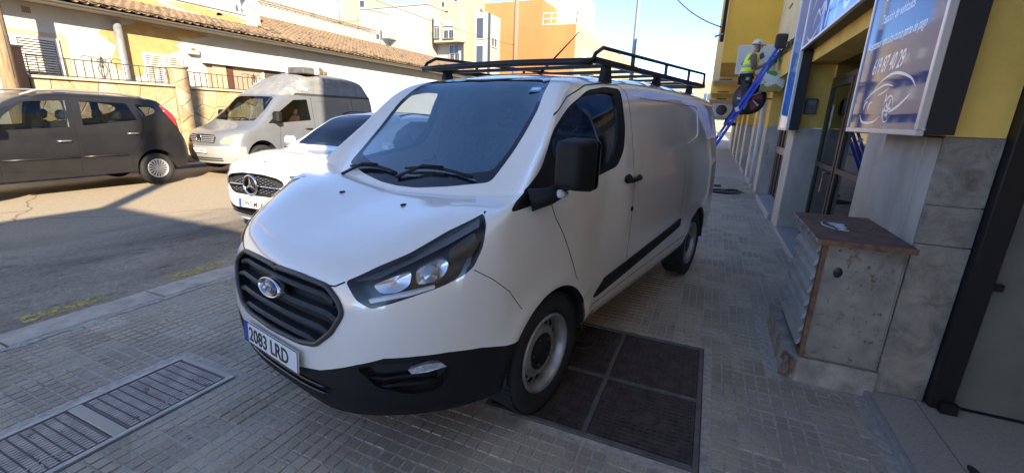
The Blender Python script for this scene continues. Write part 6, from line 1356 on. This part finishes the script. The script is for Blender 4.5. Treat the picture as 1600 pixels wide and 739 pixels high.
def build_far():
    c1 = mat('pale_block', (.43, .365, .24), .9, var=.07, scale=.6, bump=.1, bscale=8); c2 = mat('warm_white_block', (.46, .42, .34), .9, var=.06, scale=.5); c3 = mat('sand_block', (.52, .41, .22), .9, var=.08, scale=.5); og = mat('orange_block', (.47, .21, .07), .9, var=.10, scale=.35, stretch=(1, 1, .5)); gy = mat('grey_block', (.42, .40, .35), .9)
    fr = mat('far_frame', (.60, .58, .52), .6); dk = mat('far_pane', (.06, .07, .08), .12, coat=.5); bl = mat('far_blind', (.68, .64, .54), .7); rl = mat('far_rail', (.20, .20, .19), .6)
    # cream block right behind the tiled roof
    t = block('terraced_block', 'whitewashed block with corner balconies behind the tiled roof', -27.0, -20.6, 30.0, 33.5, 9.35, c2)
    b = MB(); b.box(-20.598, -16.25, 31.2, 33.5, 0, 8.85); b.build('side_wing', c2, t); b = MB(); b.prism([(-20.6, 31.19), (-20.2, 30.2), (-18.0, 30.2), (-17.4, 31.19)], 2.0, None, 6.75); b.build('bay', c1, t); b = MB(); b.box(-17.9, -17.35, 30.7, 31.19, 0, 8.9); b.build('bay_pier', c3, t)
    face_windows(t, 'y', 31.19, [(-19.0, 5.2, .9, 1.5)], fr, dk, 1, None, rl); face_windows(t, 'y', 30.19, [(-19.9, 7.0, .5, 1.6), (-18.9, 6.95, .95, 1.3)], fr, dk, 1, bl, rl); face_windows(t, 'y', 31.19, [(-16.8, 7.0, .7, 1.5), (-16.8, 5.2, .7, 1.4)], fr, dk, 0); face_windows(t, 'x', -16.24, [(32.4, 6.6, 1.0, 1.4), (32.4, 3.6, 1.0, 1.4)], fr, dk, 1, bl)
    face_windows(t, 'y', 29.99, [(-25.6, 6.9, 1.0, 1.3)], fr, dk, 1, bl); b = MB(); b.box(-24.1, -23.5, 29.0, 29.99, 7.0, 8.4); b.build('bay_box', c2, t); b = MB(); b.box(-27, -24.2, 28.8, 29.99, 4.8, 6.9); b.build('shaded_loggia', gy, t)
    b = MB(); b.box(-20.0, -17.6, 31.9, 33.4, 8.85, 10.6); b.build('stair_tower', c1, t); face_windows(t, 'y', 31.89, [(-19.3, 9.8, .4, .4)], fr, dk, 0)
    # orange gable block
    t = block('orange_gable_block', 'orange block with blank gable and white roof terrace railing', -21.2, -12.1, 40.0, 52, 9.45, og, None, 0)
    b = MB(); b.box(-21.2, -15.3, 40.0, 52, 9.452, 11.6); b.build('upper_storey', og, t); b = MB(); b.box(-21.45, -21.21, 39.95, 52, 0, 11.8); b.build('edge_wall', gy, t); b = MB(); b.box(-12.099, -12.03, 40.02, 52, 0, 9.46); b.build('street_front', c1, t)
    b = MB(); b.box(-16.4, -13.2, 44, 50, 9.46, 13.2); b.build('roof_house', c2, t)
    wr = mat('white_rail', (.78, .77, .74), .5)
    for a, c_ in (((-15.2, 40.06, 9.5), (-12.1, 40.06, 9.5)), ((-12.1, 40.06, 9.5), (-12.1, 46, 9.5))):
        for dz in (.05, .5, .95): b = MB(); b.bar(Vector(a)+Vector((0, 0, dz)), Vector(c_)+Vector((0, 0, dz)), .06, .05); b.build('terrace_rail', wr, t)
        for k in range(5): q = Vector(a).lerp(Vector(c_), k/4); b = MB(); b.bar(q, q+Vector((0, 0, 1.0)), .05, .05, (0, 1, 0)); b.build('rail_post', wr, t)
    for k in range(3): balcony(t, 'x', -12.03, 43+k*3.2, 5.6, 2.4, .9, c1); balcony(t, 'x', -12.03, 43+k*3.2, 2.7, 2.4, .9, c1)
    face_windows(t, 'x', -12.028, [(43+k*3.2, z, 1.2, 1.9) for k in range(3) for z in (2.9, 5.8)], fr, dk, 1, bl)
    # pale blocks further back on the left
    t = block('pale_roofline_block', 'pale stepped block far behind the rear wing', -60, -42, 50, 62, 13.2, c1); b = MB(); b.box(-58, -53, 52, 58, 13.2, 16.6); b.build('roof_house', c2, t); b = MB(); b.box(-49, -43.5, 51, 58, 13.2, 16.2); b.build('roof_house', c1, t); face_windows(t, 'y', 49.99, [(-46.6, 10.2, 1.5, 1.9), (-43.5, 9.5, 1.5, 2.0), (-51, 10.2, 1.4, 1.8), (-55, 10.2, 1.4, 1.8)], fr, dk, 2, None, rl); face_windows(t, 'y', 50.99, [(-45.5, 15.0, .9, .9), (-44.6, 14.0, .6, .6)], fr, dk, 0)
    t = block('sand_roofline_block', 'sand coloured block rising behind the whitewashed block', -41, -33, 52, 62, 13.8, c3); b = MB(); b.box(-37, -30, 54, 60, 0, 16.4); b.build('tower', c1, t); face_windows(t, 'y', 51.99, [(-39, 10.5, 1.3, 1.6), (-36, 10.5, 1.3, 1.6)], fr, dk, 1, bl); face_windows(t, 'y', 53.99, [(-34.6, 15.0, .6, .7), (-33.4, 14.2, .5, .6)], fr, dk, 0)
    # far end of the street, left side
    t = block('far_street_block', 'sunlit cream block with rounded balconies far down the street', -24, -12.0, 54, 74, 9.4, c3)
    for f_ in range(2):
        for k in range(4): balcony(t, 'x', -11.99, 57+k*4.4, 2.9+3*f_, 3.4, 1.1, c3)
    face_windows(t, 'x', -11.99, [(57+k*4.4, 3.15+3*f_, 1.8, 2.0) for k in range(4) for f_ in range(2)], fr, dk, 1); face_windows(t, 'y', 53.99, [(-20, 6, 1.2, 1.4), (-16, 6, 1.2, 1.4)], fr, dk, 1)
    t = block('street_end_block', 'small pale block closing the far end of the street', -14, 6, 96, 106, 9, c1); face_windows(t, 'y', 95.99, [(-11+k*3, z, 1.3, 1.5) for k in range(6) for z in (2, 5.5)], fr, dk, 1)
    # behind the camera on the near side: its roof and two masts throw the shadow on the road
    t = block('corner_apartments', 'apartment block behind the photographer shading the road', FAC_X, 14, -34, -5.67, 7.0, c3, None, 0)
    face_windows(t, 'x', FAC_X+.0, [], fr, dk)
    for k in range(5):
        for f_ in range(3):
            M = axes((FAC_X-.001, -9-5*k, .8+2.25*f_), (0, -1, 0), (0, 0, 1), (-1, 0, 0)); window_unit(t, M, 1.4, 1.4, fr, dk, .06, 1)
    for i, (mx, my, hh, r) in enumerate(((FAC_X+.14, -5.82, 6.2, .13),)): b = MB(); b.tube([(mx, my, 6.9), (mx, my, 7.0+hh)], r, 10); b.build('roof_mast', gy, t)
    # poles and wires
    p = thing('street_pole', 'brown wooden pole in front of the orange gable', 'pole', (-12.48, 28, 0)); b = MB(); b.tube([(0, 0, 0), (.06, 0, 13)], .16, 10, radii=[.19, .15]); b.build('shaft', mat('far_pole_wood', (.30, .20, .12), .9), p)
    p = thing('lamp_post', 'slim grey metal pole rising behind the roof rack', 'pole', (-5.22, 30, 0)); b = MB(); b.tube([(0, 0, 0), (0, 0, 13)], .13, 10, radii=[.15, .10]); b.build('shaft', mat('pole_grey', (.30, .31, .31)), p)
    wk = mat('wire_black', (.03, .03, .03), .7)
    def wire(a, b_, sag, label, r=.012):
        a = Vector(a); b_ = Vector(b_); L = []
        for i in range(25): t_ = i/24; q = a.lerp(b_, t_); q.z -= sag*4*t_*(1-t_); L.append(q)
        m_ = MB(); m_.tube(L, r, 5); tag(m_.build('overhead_wire', wk), label, 'wire')
    wire((-14.4, 5.5, 6.9), (-12.48, 28, 6.0), .45, 'thin black wire running past the tiled roof to the wooden pole', .012)
    wire((-5.22, 30, 12.0), (-.1, 16, 4.4), .9, 'black wire sagging from the grey pole to the yellow building', .02)
    a = thing('roof_antenna', 'television antenna standing on the low house roof', 'antenna', (-18.0, 21.5, 4.9)); b = MB(); b.tube([(0, 0, 0), (0, 0, 2.2)], .02, 6); b.build('mast', rl, a); b = MB(); b.bar((-.1, -.9, 2.0), (.0, 1.0, 2.1), .03, .03); b.build('boom', rl, a)
    for k in range(6): b = MB(); b.bar((-.12, -.8+.3*k, 2.02), (.12, -.8+.3*k, 2.06), .015, .015); b.build('element', rl, a)
    for (x, y, z, h_, lb) in ((-18.6, 19.1, 5.3, 2.0, 'thin dark mast on the rear wing parapet'), (-18.6, 20.4, 5.3, 1.2, 'short second mast on the rear wing parapet')):
        b = MB(); b.tube([(0, 0, 0), (0, 0, h_)], .03, 6); o = b.build('roof_mast', rl); o.location = (x, y, z); tag(o, lb, 'mast')
# ---------------------------------------------------------------- workman on the ladder
LY = 11.62                                   # the ladder stands square to the wall at this y
def lad(t): return Vector((-.42+1.50*t, LY, .0+3.12*t))      # along the ladder, 0 foot .. 1 top
def skin_mesh(name, joints, edges, root, m, parent, sub=2):
    me = bpy.data.meshes.new(name); keys = list(joints); me.from_pydata([joints[k][0] for k in keys], [(keys.index(a), keys.index(b)) for a, b in edges], [])
    o = bpy.data.objects.new(name, me); C.objects.link(o); md = o.modifiers.new('skin', 'SKIN'); md.use_smooth_shade = True
    for i, k in enumerate(keys):
        r = joints[k][1]; me.skin_vertices[0].data[i].radius = r if isinstance(r, tuple) else (r, r); me.skin_vertices[0].data[i].use_root = (k == root)
    s = o.modifiers.new('sub', 'SUBSURF'); s.levels = sub; s.render_levels = sub
    dg = bpy.context.evaluated_depsgraph_get(); nm = bpy.data.meshes.new_from_object(o.evaluated_get(dg)); bpy.data.objects.remove(o)
    nm.materials.clear(); nm.materials.append(m); nm.name = name
    for p in nm.polygons: p.use_smooth = True
    return link(bpy.data.objects.new(name, nm), parent)
def build_ladder():
    blue = mat('ladder_blue', (.02, .09, .70), .45, var=.15, scale=6); al = mat('ladder_alu', (.55, .56, .58), .35, .8)
    t = thing('extension_ladder', 'blue fibreglass ladder leaning on the yellow wall', 'ladder', (0, 0, 0)); d = (lad(1)-lad(0)).normalized()
    for s in (-1, 1): b = MB(); b.bar(lad(0)+Vector((0, .19*s, 0)), lad(1.0)+Vector((0, .19*s, 0)), .03, .055, (1, 0, 0)); b.build('rail', blue, t)
    for s in (-1, 1): b = MB(); b.bar(lad(.25)+Vector((-.07, .23*s, .03)), lad(1.02)+Vector((-.07, .23*s, .03)), .028, .05, (1, 0, 0)); b.build('fly_rail', blue, t)
    n = 11; r0 = MB(); r0.tube([(0, -.19, 0), (0, .19, 0)], .016, 8); first = r0.build('rung', al, t); first.location = lad(.06)-Vector((0, LY, 0))+Vector((0, LY, 0))
    for i in range(1, n): o = first.copy(); C.objects.link(o); o.location = lad(.06+.088*i)
    for s in (-1, 1): b = MB(); b.box(-.06, .06, -.03, .03, 0, .05, T(*(lad(0)+Vector((0, .19*s, 0)))), .01); b.build('foot', mat('rubber_foot', (.02, .02, .02), .8), t)
    for k in (.42, .60): b = MB(); b.box(-.04, .04, -.255, -.247, -.05, .05, T(*(lad(k)+Vector((-.06, 0, .03)))) @ Matrix.Rotation(-.45, 4, 'Y')); b.build('label_plate', mat('label_white', (.7, .7, .68), .5), t)
def build_person():
    sk_ = mat('skin_tan', (.36, .19, .12), .55); P = thing('person', 'workman in white helmet and yellow vest standing on the blue ladder', 'person', (0, 0, 0))
    V = Vector
    hip = V((.50, LY, 2.62)); fa = lad(.57)+V((-.02, -.09, .02)); fb = lad(.49)+V((-.02, .09, .02))
    kl = V((.60, LY-.11, 2.22)); kr = V((.56, LY+.11, 2.12)); ch = V((.575, LY, 2.96)); nk = V((.60, LY, 3.10)); hd = V((.64, LY-.01, 3.24))
    sl = V((.575, LY-.19, 3.02)); sr = V((.575, LY+.19, 3.02)); el = V((.62, LY-.26, 2.76)); er = V((.66, LY+.25, 2.78)); wl = V((.86, LY-.13, 2.84)); wr = V((.88, LY+.12, 2.90))
    al = fa+V((-.03, 0, .08)); ar = fb+V((-.03, 0, .08))
    J = {'hip': (hip, (.125, .14)), 'belly': (V((.535, LY, 2.78)), (.115, .135)), 'chest': (ch, (.12, .155)), 'neck': (nk, .055), 'jaw': (hd+V((.02, 0, -.07)), (.062, .062)), 'head': (hd, (.085, .078)), 'crown': (hd+V((-.01, 0, .09)), (.06, .06)),
         'sl': (sl, .062), 'el': (el, .045), 'wl': (wl, .030), 'hl': (wl+V((.07, .02, .02)), (.026, .038)), 'sr': (sr, .062), 'er': (er, .045), 'wr': (wr, .030), 'hr': (wr+V((.07, -.02, .02)), (.026, .038)),
         'thl': (hip+V((.0, -.09, -.06)), .095), 'kl': (kl, .066), 'al': (al, .042), 'fl': (fa+V((.13, 0, .035)), (.04, .034)), 'thr': (hip+V((0, .09, -.06)), .095), 'kr': (kr, .066), 'ar': (ar, .042), 'fr': (fb+V((.13, 0, .035)), (.04, .034))}
    E_ = [('hip', 'belly'), ('belly', 'chest'), ('chest', 'neck'), ('neck', 'jaw'), ('jaw', 'head'), ('head', 'crown'), ('chest', 'sl'), ('sl', 'el'), ('el', 'wl'), ('wl', 'hl'), ('chest', 'sr'), ('sr', 'er'), ('er', 'wr'), ('wr', 'hr'), ('hip', 'thl'), ('thl', 'kl'), ('kl', 'al'), ('al', 'fl'), ('hip', 'thr'), ('thr', 'kr'), ('kr', 'ar'), ('ar', 'fr')]
    body = skin_mesh('body', J, E_, 'hip', sk_, P)
    # face
    b = MB(); b.prism([(.0, -.03), (.032, -.022), (.0, .03)], .02, axes(hd+V((.078, .01, -.01)), (1, 0, 0), (0, 0, 1), (0, -1, 0))); b.build('nose', sk_, body)
    for s in (-1, 1): b = MB(); b.lathe([(0, .006), (.010, .004), (.012, 0)], 8, axes(hd+V((.077, .03*s, .02)), (0, 1, 0), (0, 0, 1), (1, 0, 0))); b.build('eye', mat('eye_dark', (.03, .02, .02), .3), body); b = MB(); b.lathe([(0, .012), (.022, .008), (.026, 0)], 10, axes(hd+V((-.01, .078*s, -.01)), (1, 0, 0), (0, 0, 1), (0, s, 0))); b.build('ear', sk_, body)
    b = MB(); b.box(-.004, .004, -.022, .022, -.005, .005, T(*(hd+V((.078, 0, -.062))))); b.build('mouth', mat('lip', (.25, .10, .08), .6), body)
    # fingers closed on the rail top
    for w, s in ((wl, 1), (wr, -1)):
        pz = w+V((.09, .02*s, .02))
        for i, ln in enumerate((.070, .078, .072, .058)): q = pz+V((.0, 0, .028-.018*i)); b = MB(); b.tube([q, q+V((ln*.45, .01*s, .004)), q+V((ln*.75, .03*s, -.006)), q+V((ln*.60, .05*s, -.014))], .0085, 6, radii=[.009, .0085, .008, .007]); b.build('finger', sk_, body)
        b = MB(); b.tube([w+V((.05, .02*s, .04)), w+V((.085, .045*s, .055)), w+V((.12, .05*s, .045))], .010, 6); b.build('thumb', sk_, body)
    # clothing over the body
    dk = mat('work_trousers', (.035, .035, .040), .85, var=.3, scale=12); vz = mat('hi_vis', (.88, 1.0, .05), .7); sil = mat('reflective_band', (.45, .47, .42), .4, .3); sh = mat('tattoo_sleeve', (.16, .11, .09), .7)
    g = .016; K = {'hip': (J['hip'][0]+V((0, 0, .03)), (.14, .155)), 'thl': (J['thl'][0], .105), 'kl': (kl, .078), 'al': (al+V((0, 0, .03)), .060), 'thr': (J['thr'][0], .105), 'kr': (kr, .078), 'ar': (ar+V((0, 0, .03)), .060)}
    skin_mesh('trousers', K, [('hip', 'thl'), ('thl', 'kl'), ('kl', 'al'), ('hip', 'thr'), ('thr', 'kr'), ('kr', 'ar')], 'hip', dk, P)
    def ring_shell(name, rings, m, par):
        vs = []; fs = []; n = 20
        for c, rx, ry in rings:
            for i in range(n): a = 2*PI*i/n; vs.append((c[0]+rx*math.cos(a), c[1]+ry*math.sin(a), c[2]))
        for k in range(len(rings)-1):
            for i in range(n): fs.append((k*n+i, k*n+(i+1) % n, (k+1)*n+(i+1) % n, (k+1)*n+i))
        o = meshobj(name, vs, fs, m, par, True); md = o.modifiers.new('s', 'SOLIDIFY'); md.thickness = .006; return o
    R = [((.505, LY, 2.60), .158, .178), ((.52, LY, 2.72), .150, .168), ((.545, LY, 2.84), .150, .176), ((.57, LY, 2.96), .152, .188), ((.58, LY, 3.06), .120, .160), ((.59, LY, 3.11), .075, .09)]
    vest = ring_shell('safety_vest', R, vz, P); ring_shell('reflective_band', [((.515, LY, 2.66), .160, .180), ((.52, LY, 2.71), .156, .176)], sil, vest); ring_shell('reflective_band', [((.538, LY, 2.80), .157, .181), ((.545, LY, 2.85), .158, .184)], sil, vest)
    for s, e in ((sl, el), (sr, er)): b = MB(); b.tube([s, s.lerp(e, .55), e], .06, 10, radii=[.072, .062, .052]); b.build('sleeve', sh, P)
    b = MB(); b.lathe([(0, .115), (.05, .108), (.09, .080), (.112, .03), (.118, 0), (.113, 0)], 24, T(*(hd+V((-.005, 0, .03)))) @ Matrix.Rotation(.10, 4, 'Y')); hm = b.build('helmet', mat('helmet_white', (.72, .71, .67), .4), P)
    b = MB(); b.prism([(.0, -.09), (.10, -.075), (.135, -.03), (.135, .03), (.10, .075), (.0, .09)], .008, T(*(hd+V((.03, 0, .025)))) @ Matrix.Rotation(.15, 4, 'Y')); b.build('peak', mat('helmet_white', (.72, .71, .67)), hm)
    for s in (-1, 1): b = MB(); b.tube([hd+V((.0, .088*s, .03)), hd+V((.02, .078*s, -.05)), hd+V((.055, .03*s, -.12))], .006, 5); b.build('chin_strap', mat('strap_dark', (.03, .03, .03), .7), hm)
    for s in (-1, 1): b = MB(); b.lathe([(0, .004), (.014, .002), (.016, 0)], 10, axes(hd+V((.02, .112*s, .055)), (1, 0, 0), (0, 0, 1), (0, s, 0))); b.build('vent', mat('strap_dark', (.03, .03, .03)), hm)
    b = MB(); b.box(-.03, .12, -.20, -.12, 2.48, 2.64, T(.50, LY, 0), .02); b.build('tool_pouch', mat('pouch_black', (.025, .022, .02), .7), P); b = MB(); b.box(.0, .07, -.212, -.19, 2.52, 2.58, T(.50, LY, 0), .01); b.build('glove', mat('glove_tan', (.45, .36, .22), .8), P)
    ring_shell('tool_belt', [((.503, LY, 2.56), .160, .175), ((.503, LY, 2.615), .162, .178)], mat('pouch_black', (.025, .022, .02)), P)
    for f_ in (fa, fb): b = MB(); b.box(-.10, .17, -.048, .048, -.012, .06, T(f_.x, f_.y, f_.z), .02); b.tube([f_+V((-.04, 0, .04)), f_+V((-.03, 0, .15))], .055, 10); b.build('boot', mat('boot_dark', (.03, .025, .02), .7), P)
    # tool in the hand, bag hung from the ladder
    t = thing('cordless_drill', 'dark power tool held by the workman', 'tool', tuple(wl+V((.09, .06, .05)))); b = MB(); b.box(-.06, .10, -.025, .025, 0, .06, None, .012); b.box(-.03, .01, -.02, .02, -.10, 0, None, .01); b.build('tool_body', mat('tool_dark', (.04, .05, .06), .5), t); b = MB(); b.tube([(.10, 0, .03), (.16, 0, .03)], .01, 8); b.build('bit', mat('chrome', (.8, .8, .8)), t)
    B = thing('shopping_bag', 'green and white shopping bag hanging from the ladder', 'bag', (1.0, LY-.22, 2.28)); vs = []; fs = []; n = 6
    for k, (w, d, z) in enumerate(((.20, .09, 0), (.215, .11, .10), (.21, .10, .28), (.19, .06, .42))):
        for x, y in ((-1, -1), (1, -1), (1, 1), (-1, 1)): vs.append((x*w+.02*k, y*d, z))
    for k in range(3):
        for i in range(4): fs.append((k*4+i, k*4+(i+1) % 4, k*4+4+(i+1) % 4, k*4+4+i))
    fs.append((3, 2, 1, 0)); meshobj('bag_body', vs, fs, mat('bag_white', (.62, .66, .60), .6, spots=((.05, .25, .05), 5, .52)), B)
    b = MB(); b.prism([(-.2, .0), (.21, .0), (.19, .10), (.05, .15), (-.08, .09), (-.19, .13)], .004, axes((.0, -.108, .0), (1, 0, 0), (0, 0, 1), (0, -1, 0))); b.build('printed_food', mat('bag_print', (.42, .22, .05), .6, spots=((.10, .30, .04), 16, .5)), B); b = MB(); b.prism([(.225, -.10), (.235, .10), (.23, .40), (.215, -.05)], .2, axes((0, 0, 0), (1, 0, 0), (0, 0, 1), (0, -1, 0)), -.1); b.build('gusset', mat('bag_green', (.03, .16, .05), .6), B)
    for y in (-.07, .07): b = MB(); b.tube([(-.12, y, .42), (-.06, y*.6, .62), (.04, 0, .70), (.12, y*.6, .62), (.16, y, .42)], .014, 6); b.build('handle', mat('bag_green', (.03, .16, .05)), B)
build_ground(); build_covers(); build_left(); build_right(); build_far()
assemble_van(); build_suv(); build_hiroof(); build_mpv()
build_ladder(); build_person()
